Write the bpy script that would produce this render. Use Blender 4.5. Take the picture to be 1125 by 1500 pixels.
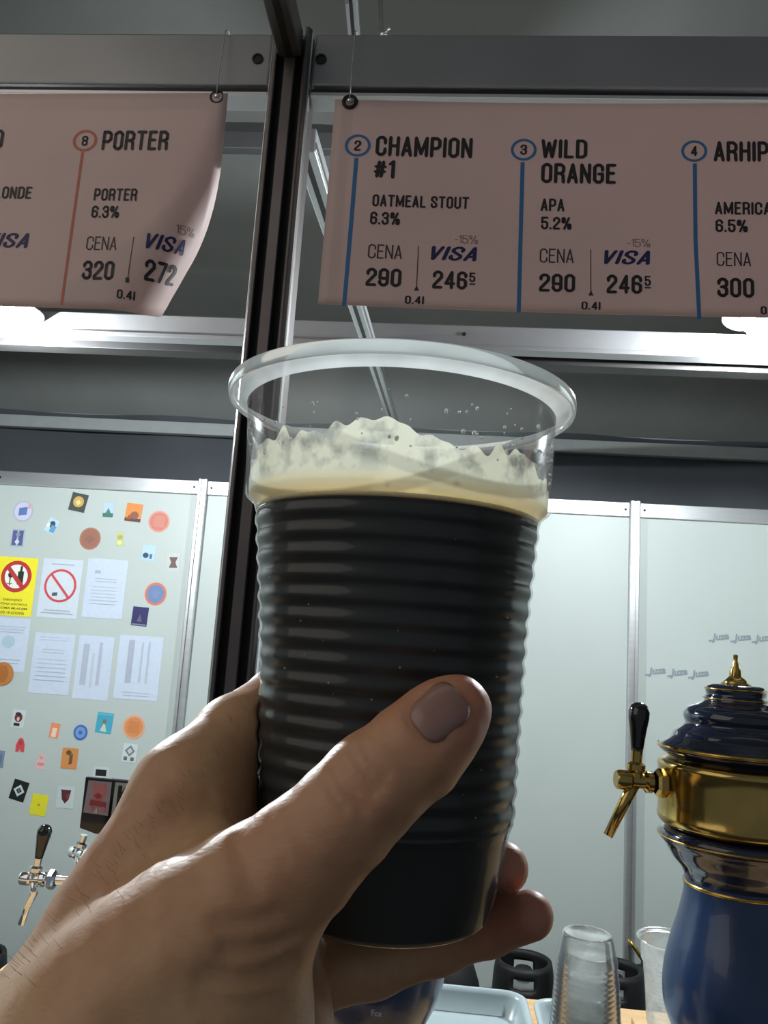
import bpy, bmesh, math, random
import numpy as np
from math import sin, cos, pi, radians, sqrt, atan2
from mathutils import Vector, Matrix
random.seed(7); rng = np.random.default_rng(7)
for o in list(bpy.data.objects): bpy.data.objects.remove(o)
SC = bpy.context.scene; COL = SC.collection

# ------------------------------------------------------------------ camera
EYE = 1.65; F = 1150.0
a_, p_, r_ = radians(4.7), radians(9.3), radians(3.8)
fw = np.array([-sin(a_)*cos(p_), cos(a_)*cos(p_), sin(p_)])
rt0 = np.array([cos(a_), sin(a_), 0.0]); up0 = np.cross(rt0, fw)
up = cos(r_)*up0 - sin(r_)*rt0; rt = cos(r_)*rt0 + sin(r_)*up0
CAM = np.array([0, 0, EYE])
cd = bpy.data.cameras.new('camera'); cam = bpy.data.objects.new('camera', cd); COL.objects.link(cam)
M = Matrix.Identity(4)
for i in range(3):
    M[i][0] = rt[i]; M[i][1] = up[i]; M[i][2] = -fw[i]; M[i][3] = CAM[i]
cam.matrix_world = M
cd.sensor_fit = 'VERTICAL'; cd.sensor_height = 36; cd.lens = 36*F/1500; cd.clip_start = 0.01
SC.camera = cam
# ------------------------------------------------------------------ world, exposure, lamps
w = bpy.data.worlds.new('world'); SC.world = w; w.use_nodes = True
w.node_tree.nodes['Background'].inputs[0].default_value = (0.80, 0.90, 1.0, 1)
w.node_tree.nodes['Background'].inputs[1].default_value = 0.16
vs = SC.view_settings; vs.view_transform = 'Standard'; vs.look = 'None'; vs.gamma = 1; vs.exposure = 0.0
vs.use_curve_mapping = False
LAMP_POWER = 112.0
FRONT_POWER = 11.5

def P(x, y, Y):                       # point on the plane at depth Y seen at that place of the photograph
    d = fw + rt*((x-562.5)/F) + up*((750-y)/F)
    return CAM + d*(Y/d[1])
def px(v):
    q = np.asarray(v) - CAM; D = q @ fw
    return 562.5 + F*(q@rt)/D, 750 - F*(q@up)/D

# ------------------------------------------------------------------ materials
MATS = {}
def s2l(c):
    return tuple(((v/255)/12.92 if v/255 <= 0.04045 else ((v/255+0.055)/1.055)**2.4) for v in c)
def mat(name, col, rough=0.5, metal=0.0, noise=0.0, nscale=20.0, bump=0.0, bscale=200.0, spec=0.5, trans=0.0,
        emit=None, estr=0.0, coat=0.0, sss=0.0, ior=1.45, stretch=None, col2=None, alpha=1.0):
    if name in MATS: return MATS[name]
    m = bpy.data.materials.new(name); m.use_nodes = True; nt = m.node_tree; N = nt.nodes; L = nt.links
    b = N['Principled BSDF']; I = b.inputs
    I['Base Color'].default_value = (*col, 1); I['Roughness'].default_value = rough; I['Metallic'].default_value = metal
    I['Specular IOR Level'].default_value = spec; I['IOR'].default_value = ior; I['Transmission Weight'].default_value = trans
    I['Coat Weight'].default_value = coat; I['Alpha'].default_value = alpha
    if sss: I['Subsurface Weight'].default_value = sss; I['Subsurface Radius'].default_value = (0.008, 0.003, 0.0015); I['Subsurface Scale'].default_value = 1.0
    if emit: I['Emission Color'].default_value = (*emit, 1); I['Emission Strength'].default_value = estr
    tc = N.new('ShaderNodeTexCoord'); mp = N.new('ShaderNodeMapping'); L.new(tc.outputs['Object'], mp.inputs[0])
    if stretch: mp.inputs['Scale'].default_value = stretch
    if noise:
        n = N.new('ShaderNodeTexNoise'); n.inputs['Scale'].default_value = nscale; n.inputs['Detail'].default_value = 5
        L.new(mp.outputs[0], n.inputs['Vector'])
        r = N.new('ShaderNodeValToRGB'); r.color_ramp.elements[0].position = 0.3; r.color_ramp.elements[1].position = 0.7
        c2 = col2 or tuple(v*(1-noise) for v in col)
        r.color_ramp.elements[0].color = (*c2, 1); r.color_ramp.elements[1].color = (*col, 1)
        L.new(n.outputs['Fac'], r.inputs[0]); L.new(r.outputs[0], I['Base Color'])
    if bump:
        n2 = N.new('ShaderNodeTexNoise'); n2.inputs['Scale'].default_value = bscale; n2.inputs['Detail'].default_value = 4
        L.new(mp.outputs[0], n2.inputs['Vector'])
        bp = N.new('ShaderNodeBump'); bp.inputs['Strength'].default_value = bump; bp.inputs['Distance'].default_value = 0.002
        L.new(n2.outputs['Fac'], bp.inputs['Height']); L.new(bp.outputs[0], I['Normal'])
    MATS[name] = m; return m
def ink(r, g, b, rough=0.5): return mat('print_%d_%d_%d' % (r, g, b), s2l((r, g, b)), rough, noise=0.06, nscale=60)

fabric = mat('tent_fabric', (0.27, 0.285, 0.275), 0.7, noise=0.16, nscale=2.2, bump=0.5, bscale=9)
alu = mat('aluminium', (0.55, 0.56, 0.57), 0.38, 0.85, noise=0.1, nscale=8, bump=0.05, bscale=400, stretch=(1, 1, 8))
alu_d = mat('aluminium_anodised', (0.30, 0.30, 0.31), 0.42, 0.6, noise=0.12, nscale=8, bump=0.05, bscale=300)
post_m = mat('aluminium_dark_brown', (0.17, 0.15, 0.148), 0.35, 0.75, noise=0.25, nscale=12)  # dark brown metal tone, varied by noise
groove_m = mat('groove_black', (0.02, 0.019, 0.019), 0.5, 0.3, noise=0.2)
panelw = mat('white_laminate', (0.43, 0.475, 0.455), 0.45, noise=0.04, nscale=3, bump=0.05, bscale=60)
brass = mat('polished_brass', (0.55, 0.38, 0.12), 0.16, 1.0, noise=0.25, nscale=25, bump=0.08, bscale=60)
chrome = mat('chrome', (0.80, 0.81, 0.82), 0.08, 1.0, noise=0.06, nscale=30)
blackpl = mat('black_gloss_plastic', (0.006, 0.006, 0.007), 0.14, noise=0.2, coat=0.6)
blackrub = mat('black_rubber', (0.006, 0.006, 0.0065), 0.55, noise=0.2, bump=0.2, bscale=200)
navy = mat('navy_glazed_ceramic', (0.010, 0.016, 0.042), 0.10, noise=0.3, nscale=14, coat=0.8)
blueg = mat('blue_glazed_ceramic', (0.020, 0.055, 0.16), 0.30, noise=0.45, nscale=7, coat=0.4)
goldl = mat('gold_line', (0.75, 0.50, 0.14), 0.25, 1.0, noise=0.5, nscale=60, col2=(0.25, 0.15, 0.03))
wood = mat('light_wood', (0.66, 0.42, 0.20), 0.5, noise=0.25, nscale=6, stretch=(1, 14, 1), bump=0.1, bscale=60)
traym = mat('grey_blue_tray_plastic', (0.38, 0.46, 0.48), 0.3, noise=0.06, bump=0.04, bscale=100)
paper = mat('white_paper', (0.66, 0.70, 0.76), 0.7, noise=0.03, nscale=20)
floor_m = mat('dark_floor', (0.10, 0.10, 0.10), 0.7, noise=0.3, nscale=4, bump=0.2, bscale=30)
keg_steel = mat('keg_steel', (0.45, 0.45, 0.45), 0.3, 0.9, noise=0.2)

# ------------------------------------------------------------------ mesh helpers
def obj(name, verts, faces, m, parent=None, smooth=False, kind=None, label=None):
    me = bpy.data.meshes.new(name); me.from_pydata([tuple(map(float, v)) for v in verts], [], [tuple(map(int, f)) for f in faces])
    o = bpy.data.objects.new(name, me); COL.objects.link(o)
    if m is not None: me.materials.append(m)
    if smooth: me.polygons.foreach_set('use_smooth', [True]*len(me.polygons))
    me.update()
    if parent is not None:
        o.parent = parent; 
        pw = parent_world(parent); o.matrix_parent_inverse = pw.inverted()
    if kind: o['kind'] = kind
    if label: o['label'] = label
    return o
def parent_world(p):
    mw = p.matrix_basis.copy()
    q = p
    while q.parent is not None:
        mw = q.parent.matrix_basis @ q.matrix_parent_inverse @ mw if False else (parent_world(q.parent) @ q.matrix_parent_inverse @ q.matrix_basis)
        return mw
    return mw
def thing(name, label, cat, loc=(0, 0, 0), group=None, kind=None):
    o = bpy.data.objects.new(name, None); COL.objects.link(o); o.location = loc; o.empty_display_size = 0.05
    if label: o['label'] = label
    if cat: o['category'] = cat
    if group: o['group'] = group
    if kind: o['kind'] = kind
    return o
def tag(o, label, cat, group=None, kind=None):
    if label: o['label'] = label
    if cat: o['category'] = cat
    if group: o['group'] = group
    if kind: o['kind'] = kind
    return o
class MB:
    def __init__(s): s.v = []; s.f = []
    def add(s, v, f):
        n = len(s.v); s.v += [tuple(map(float, q)) for q in v]; s.f += [tuple(int(i)+n for i in q) for q in f]; return s
    def box(s, c, d, rz=0, bev=0.0):
        x, y, z = [q/2 for q in d]
        V = []
        for sx, sy, sz in ((-1,-1,-1),(1,-1,-1),(1,1,-1),(-1,1,-1),(-1,-1,1),(1,-1,1),(1,1,1),(-1,1,1)):
            X, Y = sx*x, sy*y
            V.append((c[0]+X*cos(rz)-Y*sin(rz), c[1]+X*sin(rz)+Y*cos(rz), c[2]+sz*z))
        return s.add(V, [(3,2,1,0),(4,5,6,7),(0,1,5,4),(1,2,6,5),(2,3,7,6),(3,0,4,7)])
    def lathe(s, prof, c=(0, 0, 0), n=48, ax=None, close=False):
        # prof: (r, z) list, around the axis ax through c
        ax = Vector(ax or (0, 0, 1)).normalized()
        q = Vector((0, 0, 1)).rotation_difference(ax)
        V = []; Fc = []
        for r, z in prof:
            for k in range(n):
                t = 2*pi*k/n; v = q @ Vector((r*cos(t), r*sin(t), z)); V.append((c[0]+v.x, c[1]+v.y, c[2]+v.z))
        m = len(prof)
        for i in range(m-1):
            for k in range(n):
                k2 = (k+1) % n; Fc.append((i*n+k, i*n+k2, (i+1)*n+k2, (i+1)*n+k))
        if close:
            for k in range(n):
                k2 = (k+1) % n; Fc.append(((m-1)*n+k, (m-1)*n+k2, k2, k))
        return s.add(V, Fc)
    def tube(s, pts, rad, n=12, cap=True):
        pts = [Vector(p) for p in pts]; rr = rad if hasattr(rad, '__len__') else [rad]*len(pts)
        V = []; Fc = []; u = None
        for i, p in enumerate(pts):
            d = (pts[min(i+1, len(pts)-1)] - pts[max(i-1, 0)]).normalized()
            if u is None:
                u = d.cross(Vector((0, 0, 1)));
                if u.length < 1e-3: u = d.cross(Vector((1, 0, 0)))
            u = (u - d*u.dot(d)).normalized(); w_ = d.cross(u)
            for k in range(n):
                t = 2*pi*k/n; V.append(p + (u*cos(t)+w_*sin(t))*rr[i])
        for i in range(len(pts)-1):
            for k in range(n):
                k2 = (k+1) % n; Fc.append((i*n+k, i*n+k2, (i+1)*n+k2, (i+1)*n+k))
        if cap: Fc.append(tuple(range(n))[::-1]); Fc.append(tuple((len(pts)-1)*n+k for k in range(n)))
        return s.add(V, Fc)
    def sphere(s, c, r, n=12, sc=(1, 1, 1)):
        V = []; Fc = []; m = n//2+1
        for i in range(m):
            ph = pi*i/(m-1)
            for k in range(n):
                t = 2*pi*k/n; V.append((c[0]+r*sc[0]*sin(ph)*cos(t), c[1]+r*sc[1]*sin(ph)*sin(t), c[2]+r*sc[2]*cos(ph)))
        for i in range(m-1):
            for k in range(n):
                k2 = (k+1) % n; Fc.append((i*n+k, (i+1)*n+k, (i+1)*n+k2, i*n+k2))
        return s.add(V, Fc)
    def out(s, name, m, parent=None, smooth=False, **k):
        o = obj(name, s.v, s.f, m, parent, smooth, **k); return o
def bevel(o, wd, seg=2):
    b = o.modifiers.new('bevel', 'BEVEL'); b.width = wd; b.segments = seg; b.limit_method = 'ANGLE'; b.angle_limit = radians(40); return o
def autosm(o, ang=35):
    me = o.data; me.polygons.foreach_set('use_smooth', [True]*len(me.polygons))
    me.set_sharp_from_angle(angle=radians(ang)); return o
def circ(r, n=32): return [(r*cos(2*pi*k/n), r*sin(2*pi*k/n)) for k in range(n)]

# ================================================================== SETTING
Zt = EYE
# floor
tag(MB().box((-0.2, 1.5, -0.03), (11, 8, 0.06)).out('floor', floor_m), 'dark trodden floor of the tent behind and before the bar', None, kind='structure')
# tent roof: a sagging fabric sheet, eave at the back
def roof_z(X, Y):
    z = EYE + (1.225 + 0.75*(4.4-Y) if Y > 2.7 else 2.5 + .05*(2.7-Y))
    z += (0.018*sin(X*2.3+Y*1.3) + 0.012*sin(X*5.1-Y*2.1) + 0.02*sin(Y*3.1+0.6*X))*min(1, (4.4-Y)/.8+.05)
    return z
V = []; Fc = []; nx, ny = 90, 60
for j in range(ny+1):
    for i in range(nx+1):
        X = -5.2+10*i/nx; Y = -1.6+6.0*j/ny; V.append((X, Y, roof_z(X, Y)))
for j in range(ny):
    for i in range(nx):
        q = j*(nx+1)+i; Fc.append((q, q+nx+1, q+nx+2, q+1))
ceil_o = obj('ceiling', V, Fc, fabric, smooth=True, kind='structure')
ceil_o['label'] = 'grey-green tent roof fabric stretched over the booth'
# rear and side tarps
def tarp(name, p0, p1, z1, lab):
    V = []; Fc = []; n = 60; m = 10
    for j in range(m+1):
        for i in range(n+1):
            t = i/n; X = p0[0]+(p1[0]-p0[0])*t; Y = p0[1]+(p1[1]-p0[1])*t
            V.append((X + (0.02*sin(14*t*5+j*.3) if p0[0] == p1[0] else 0), Y + (0.03*sin(11*t*5+j*.4) if p0[1] == p1[1] else 0), z1(X, Y)*j/m))
    for j in range(m):
        for i in range(n):
            q = j*(n+1)+i; Fc.append((q, q+1, q+n+2, q+n+1))
    o = obj(name, V, Fc, tarp_shaded if 'back' in name else fabric, smooth=True, kind='structure'); o['label'] = lab
tarp_shaded = mat('shaded_tent_cloth', (0.09, 0.10, 0.115), 0.7, noise=0.2, nscale=2.2)  # darker copy of the roof fabric, shade behind the wall put into colour
tarp('wall_back_tarp', (-5.2, 4.4), (4.8, 4.4), roof_z, 'tent cloth hanging behind the white booth wall, its shade put into the colour')
tarp('wall_left_tarp', (-5.2, -1.6), (-5.2, 4.4), roof_z, 'tent cloth side to the left of the booth')
tarp('wall_right_tarp', (4.8, -1.6), (4.8, 4.4), roof_z, 'tent cloth side to the right of the booth')
# roof purlins: real tubes under the fabric
def purlin(name, Y, z, h, m, lab, x0=-5.1, x1=4.7, d=0.05):
    o = MB().box(((x0+x1)/2, Y, z), (x1-x0, d, h)).out(name, m); bevel(o, 0.004)
    return tag(o, lab, 'beam')
purlin('roof_purlin', 3.06, EYE+2.10, 0.08, alu_d, 'grey roof purlin seen through the gap right of the left menu')
purlin('eave_purlin', 4.30, EYE+1.13, 0.07, mat('lit_purlin_metal', (.46, .49, .49), .35, noise=.08), 'aluminium eave purlin running above the white back wall, toned pale as if lit')  # pale colour stands in for lamp light on the purlin
# back wall of the booth: white panels between aluminium uprights
BW = 3.6
wb = thing('wall_back', 'white laminate booth back wall of panels held by aluminium uprights', None, (0, BW, 0), kind='structure')
SX = [-2.215, -1.165, -0.16, 0.847, 1.853]
WT = EYE+0.694
for i in range(4):
    x0, x1 = SX[i]+0.022, SX[i+1]-0.022
    o = MB().box(((x0+x1)/2, BW+0.012, (0.05+WT-0.06)/2), (x1-x0, 0.008, WT-0.06-0.05)).out('panel', panelw, wb)
    o = MB().box(((x0+x1)/2, BW+0.005, WT-0.033), (x1-x0-0.002, 0.03, 0.066)).out('top_rail', alu, wb); bevel(o, 0.003)
    o = MB().box(((x0+x1)/2, BW+0.005, 0.035), (x1-x0-0.002, 0.03, 0.066)).out('bottom_rail', alu, wb); bevel(o, 0.003)
    for sx in (x0+0.02, x1-0.02):
        MB().lathe([(0.0, 0.0), (0.006, 0.0), (0.006, 0.003), (0.0, 0.003)], (sx, BW-0.0105, WT-0.033), 12, (0, -1, 0)).out('screw', groove_m, wb)
def strut_prof(w_, g, dg):       # front outline with one slot
    h = w_/2
    return [(-h, -h+.004), (-h+.004, -h), (-g/2, -h), (-g/2, -h+dg), (g/2, -h+dg), (g/2, -h), (h-.004, -h), (h, -h+.004), (h, h), (-h, h)]
def extrude(poly, z0, z1, cx, cy):
    n = len(poly); V = [(cx+x, cy+y, z0) for x, y in poly]+[(cx+x, cy+y, z1) for x, y in poly]
    Fc = [(i, (i+1) % n, n+(i+1) % n, n+i) for i in range(n)]+[tuple(range(n))[::-1], tuple(range(n, 2*n))]
    return V, Fc
for x in SX:
    V, Fc = extrude(strut_prof(0.044, 0.012, 0.010), 0.0, WT+0.006, x, BW)
    MB().add(V, Fc).out('upright', alu, wb)
# booth side walls
for nm, x in (('wall_left', -2.215), ('wall_right', 1.853)):
    ws = thing(nm, 'white laminate booth side wall', None, (x, 2.4, 0), kind='structure')
    for k in range(2):
        y0 = BW-0.03-1.2*(k+1)+0.02; y1 = BW-0.03-1.2*k
        MB().box((x+(-.03 if x < 0 else .03), (y0+y1)/2, WT/2), (0.008, y1-y0, WT-0.1)).out('panel', panelw, ws)
# ---- booth frame in front: post, header beams, rafters
PX, PYY = -0.268, 1.05
post = thing('frame_post', 'dark grooved aluminium post between the two hanging menus', 'post', (PX, PYY, 0))
hw = 0.029
prof = [(-hw, -.024), (-hw+.004, -.030), (-hw+.009, -.030), (-hw+.009, -.012), (-.008, -.012), (-.008, -.030), (.008, -.030), (.008, -.012), (hw-.009, -.012), (hw-.009, -.030), (hw-.004, -.030), (hw, -.024), (hw, .03), (-hw, .03)]
V, Fc = extrude(prof, 0.0, EYE+0.893, PX, PYY)
bevel(MB().add(V, Fc).out('post_profile', post_m, post), 0.0012, 1)
for gx in (-.014, .014):
    MB().box((PX+gx, PYY-.0125, (EYE+.89)/2), (.0115, .001, EYE+.88)).out('slot', groove_m, post)
edge = mat('bright_aluminium_edge', (0.75, 0.77, 0.78), 0.25, 1.0, noise=0.1)
for ex in (hw+.0012,):
    MB().box((PX+ex, PYY-.018, (EYE+.89)/2), (.002, .012, EYE+.885)).out('edge_strip', edge, post)
MB().box((PX-hw-.0008, PYY-.018, (EYE+.89)/2), (.0012, .008, EYE+.885)).out('edge_strip', edge, post)
MB().box((PX, PYY, .004), (.12, .12, .008)).out('base_plate', alu_d, post)
def header(x0, x1, lab, sx):
    t = thing('header_beam', lab, 'beam', ((x0+x1)/2, PYY, EYE+.8), group='header beams')
    c = (x0+x1)/2; L = x1-x0
    bevel(MB().box((c, PYY, EYE+.847), (L, .036, .086)).out('beam_face', alu_d, t), .003)
    bevel(MB().box((c, PYY, EYE+.797), (L, .030, .006)).out('slot_shadow', groove_m, t), .0005)
    bevel(MB().box((c, PYY, EYE+.790), (L, .036, .006)).out('bottom_lip', alu, t), .001)
    MB().lathe([(0, 0), (.0085, 0), (.0085, .002), (.0060, .0022), (.0055, .0008), (0, .0008)], (sx, PYY-.018, P(0, 0, 1)[2]*0+EYE+.847), 20, (0, -1, 0)).out('lock_hole', groove_m, t)
header(-3.0, PX-hw-.003, 'grey aluminium header beam left of the dark post', P(376, 96, PYY-.02)[0])
header(PX+hw+.004, 3.0, 'grey aluminium header beam right of the dark post', P(469, 96, PYY-.02)[0])
# rafter running from the post head towards the viewer, and others behind
def bar(name, A, B, wd, ht, m, lab, grooves=True):
    A = Vector(A); B = Vector(B); d = (B-A); L = d.length; q = Vector((0, 1, 0)).rotation_difference(d.normalized())
    q = d.to_track_quat('Y', 'Z')
    t = thing(name, lab, 'beam', tuple(A))
    def piece(nm, cx, cz, w_, h_, mm):
        V = []
        for sy in (0, L):
            for sx, sz in ((-1, -1), (1, -1), (1, 1), (-1, 1)):
                V.append(A + q @ Vector((cx+sx*w_/2, sy, cz+sz*h_/2)))
        o = obj(nm, V, [(0, 1, 2, 3), (7, 6, 5, 4), (0, 4, 5, 1), (1, 5, 6, 2), (2, 6, 7, 3), (3, 7, 4, 0)], mm, t); bevel(o, .002); return o
    piece('beam_body', 0, 0, wd, ht, m)
    if grooves: 
        piece('slot', 0, -ht/2-.0005, wd*.3, .0012, groove_m)
        piece('side_flange', wd/2+.001, -ht/4, .002, ht/3, edge)
    return t
bar('rafter', (PX, PYY-.03, EYE+.862), (PX, -0.6, EYE+.862), .034, .042, post_m, 'dark aluminium rafter running overhead from the post head')
bar('rafter', P(447, 205, 1.12), P(590, 660, 4.0), .034, .04, alu, 'pale rafter slanting back behind the post and the cup')
bar('roof_strut', P(512, -40, 1.9), P(522, 90, 2.2), .035, .04, alu_d, 'grey tent strut rising above the header beam')
bar('roof_strut', P(556, -40, 2.0), P(560, 90, 2.3), .012, .012, post_m, 'thin dark rod beside the tent strut at the top', False)
o = tag(MB().sphere(P(562, 50, 1.98), .012, 12, (1.3, .8, .8)).tube([P(562, 50, 1.98), P(572, 40, 1.96)], .004).out('wing_nut', chrome, smooth=True), 'small shiny wing nut on the thin rod at the top', 'nut')
# middle frame beam carrying the lamps
mb = thing('middle_beam', 'grey aluminium cross beam carrying the two bright lamps', 'beam', (-.3, 2.2, EYE+.9))
bevel(MB().box((-.3, 2.2, EYE+.893), (5.0, .04, .062)).out('beam_body', alu_d, mb), .004)
bevel(MB().box((-.3, 2.195, EYE+.855), (5.0, .05, .014)).out('bottom_lip', alu_d, mb), .002)
bevel(MB().box((-.3, 2.29, EYE+.858), (5.0, .06, .034)).out('rear_flange', groove_m, mb), .002)
for x in (-1.6, -.6, .02, .75): MB().lathe([(0, 0), (.006, 0), (.006, .002), (0, .002)], (x, 2.18, EYE+.895), 10, (0, -1, 0)).out('screw', groove_m, mb)
# lamps
bulb_m = mat('lamp_glow', (1, 1, 1), .4, emit=(.88, .95, 1.0), estr=90, noise=.01)
def lamp(x, y, lab):
    c = P(x, y-10, 2.09)
    t = thing('flood_lamp', lab, 'lamp', tuple(c), group='flood lamps on the middle beam')
    q = 1.35
    MB().lathe([(r*q, z*q) for r, z in [(.0, .060), (.028, .060), (.034, .045), (.062, .020), (.093, .000), (.092, -.003), (.055, .016), (.0, .018)]], c, 32).out('shade', alu_d, t, True)  # unseen shade, added and widened to keep lamp light off the front roof
    MB().lathe([(r*q, z*q) for r, z in [(0, .010), (.05, .008), (.056, -.004), (.053, -.022), (.042, -.038), (.022, -.048), (0, -.052)]], c, 32).out('bulb', bulb_m, t, True)
    MB().tube([c+np.array([0, 0, .07]), (c[0], c[1], EYE+1.04), (c[0], 2.2, EYE+1.04), (c[0], 2.2, EYE+.92)], .007).out('bracket', alu_d, t, True)
    ld = bpy.data.lights.new('flood_light', 'POINT'); ld.energy = LAMP_POWER; ld.shadow_soft_size = .012
    ld.color = (.90, .97, 1.0)
    lo = bpy.data.objects.new('flood_light', ld); COL.objects.link(lo); lo.location = (c[0], c[1], c[2]-.112); lo.parent = None
    lo.rotation_euler = (0, 0, 0)
    return t
lamp(-2, 462, 'glaring white flood lamp at the left edge of the frame')
lamp(1130, 470, 'glaring white flood lamp at the right edge of the frame')
# unseen fill light added behind and above the viewer to brighten the hand
for X, Y, Z, pw in ((-1.6, -0.5, 2.7, FRONT_POWER),):
    ld = bpy.data.lights.new('fill_light', 'AREA'); ld.energy = pw; ld.size = 2.2; ld.color = (1, .90, .76)
    lo = bpy.data.objects.new('fill_light', ld); COL.objects.link(lo); lo.location = (X, Y, Z)
    lo.rotation_euler = (Vector((-.05, .2, 1.6))-Vector((X, Y, Z))).to_track_quat('-Z', 'Y').to_euler()

# ================================================================== COUNTER
CZ = EYE-.62
ct = thing('bar_counter', 'light wooden bar counter top under the trays and taps', 'counter', (-.2, 1.1, CZ))
m = MB()
y0, y1, xa, xb = .80, 1.56, -2.1, 1.8
m.box(((-.75+PX-.045)/2, (y0+y1)/2, CZ-.015), (PX-.045+.75, y1-y0, .03)); m.box(((xa-.75)/2, (y0+1.25)/2, CZ-.015), (-.75-xa, 1.25-y0, .03))
m.box(((xb+PX+.045)/2, (y0+y1)/2, CZ-.015), (xb-PX-.045, y1-y0, .03))
m.box((PX, (y0+PYY-.045)/2, CZ-.015), (.09, PYY-.045-y0, .03)); m.box((PX, (PYY+.045+y1)/2, CZ-.015), (.09, y1-PYY-.045, .03))
m.out('worktop', wood, ct)
MB().box(((xa+xb)/2, .86, (CZ-.03)/2), (xb-xa, .03, CZ-.03)).out('front_panel', panelw, ct)
for sx, ly in ((xa+.05, 1.2), (-.7, 1.5), (xb-.05, 1.5)): MB().box((sx, ly, (CZ-.03)/2), (.05, .05, CZ-.03)).out('leg', alu, ct)

# ================================================================== MENU BANNERS
ban_m = bpy.data.materials.new('menu_board_pvc'); ban_m.use_nodes = True
nt = ban_m.node_tree; N = nt.nodes; L = nt.links; pb = N['Principled BSDF']; pb.inputs['Roughness'].default_value = .55
n = N.new('ShaderNodeTexNoise'); n.inputs['Scale'].default_value = 5; rp = N.new('ShaderNodeValToRGB')
rp.color_ramp.elements[0].color = (.60, .46, .435, 1); rp.color_ramp.elements[1].color = (.68, .53, .50, 1)
tc = N.new('ShaderNodeTexCoord'); L.new(tc.outputs['Object'], n.inputs[0]); L.new(n.outputs[0], rp.inputs[0]); L.new(rp.outputs[0], pb.inputs['Base Color'])
tr = N.new('ShaderNodeBsdfTranslucent'); L.new(rp.outputs[0], tr.inputs[0]); mx = N.new('ShaderNodeMixShader'); mx.inputs[0].default_value = .22
L.new(pb.outputs[0], mx.inputs[1]); L.new(tr.outputs[0], mx.inputs[2]); L.new(mx.outputs[0], N['Material Output'].inputs[0])
BY = 1.012
def curl_left(u, v, off=0.0):
    # lower right corner rolls back away from the viewer
    A = P(350, 110, BY); B = P(140, 470, BY)
    d = np.array([B[0]-A[0], B[2]-A[2]]); d /= np.linalg.norm(d); nrm = np.array([-d[1], d[0]])
    if nrm[0] < 0: nrm = -nrm
    s = (u-A[0])*nrm[0] + (v-A[2])*nrm[1]
    if s <= 0: return (u, BY-off+.004*sin(u*6), v)
    R = .050; th = s/R; k = R*sin(th)-s; nn = np.array([sin(th), cos(th)])
    return (u+nrm[0]*(k+nn[0]*-0*off)+nrm[0]*off*sin(th)*1.0, BY+.004*sin(u*6)+R*(1-cos(th))-off*cos(th), v+nrm[1]*k+nrm[1]*off*sin(th))
def curl_right(u, v, off=0.0):
    return (u, BY-off+.003*sin(u*7+1)+.002*sin(v*9), v)
def banner(u0, u1, v0, v1, fn, lab, nx=90, ny=24, sag=0.0):
    t = thing('menu_banner', lab, 'banner', ((u0+u1)/2, BY, v0))
    V = []; Fc = []
    for j in range(ny+1):
        for i in range(nx+1):
            V.append(fn(u0+(u1-u0)*i/nx, v0+(v1-v0)*j/ny))
    for j in range(ny):
        for i in range(nx):
            q = j*(nx+1)+i; Fc.append((q, q+1, q+nx+2, q+nx+1))
    o = obj('banner_sheet', V, Fc, ban_m, t, True); s = o.modifiers.new('s', 'SOLIDIFY'); s.thickness = .0006; s.offset = 1
    return t
TXT = {}
dk = ink(40, 38, 42); dk2 = ink(58, 56, 62); blue_i = ink(62, 118, 170); red_i = ink(196, 110, 84); navy_i = ink(38, 38, 92); pencil = ink(112, 98, 100); tkb = ink(60, 60, 72)
def text_mesh(s, bold=0.0, shear=0.0):
    key = (s, bold, shear)
    if key in TXT: return TXT[key]
    c = bpy.data.curves.new('t', 'FONT'); c.body = s; c.size = 1; c.offset = bold; c.shear = shear; c.resolution_u = 3
    o = bpy.data.objects.new('t', c); COL.objects.link(o); bpy.context.view_layer.update()
    me = o.to_mesh(); bm = bmesh.new(); bm.from_mesh(me)
    bmesh.ops.triangulate(bm, faces=bm.faces[:])
    for _ in range(1): bmesh.ops.subdivide_edges(bm, edges=[e for e in bm.edges if e.calc_length() > .25], cuts=2)
    bmesh.ops.triangulate(bm, faces=bm.faces[:])
    V = np.array([v.co[:] for v in bm.verts]); Fc = [tuple(v.index for v in f.verts) for f in bm.faces]
    bm.free(); o.to_mesh_clear(); bpy.data.objects.remove(o); bpy.data.curves.remove(c)
    lo = V.min(0); hi = V.max(0); V = (V[:, :2]-lo[:2])/(hi[:2]-lo[:2]); TXT[key] = (V, Fc); return TXT[key]
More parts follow.
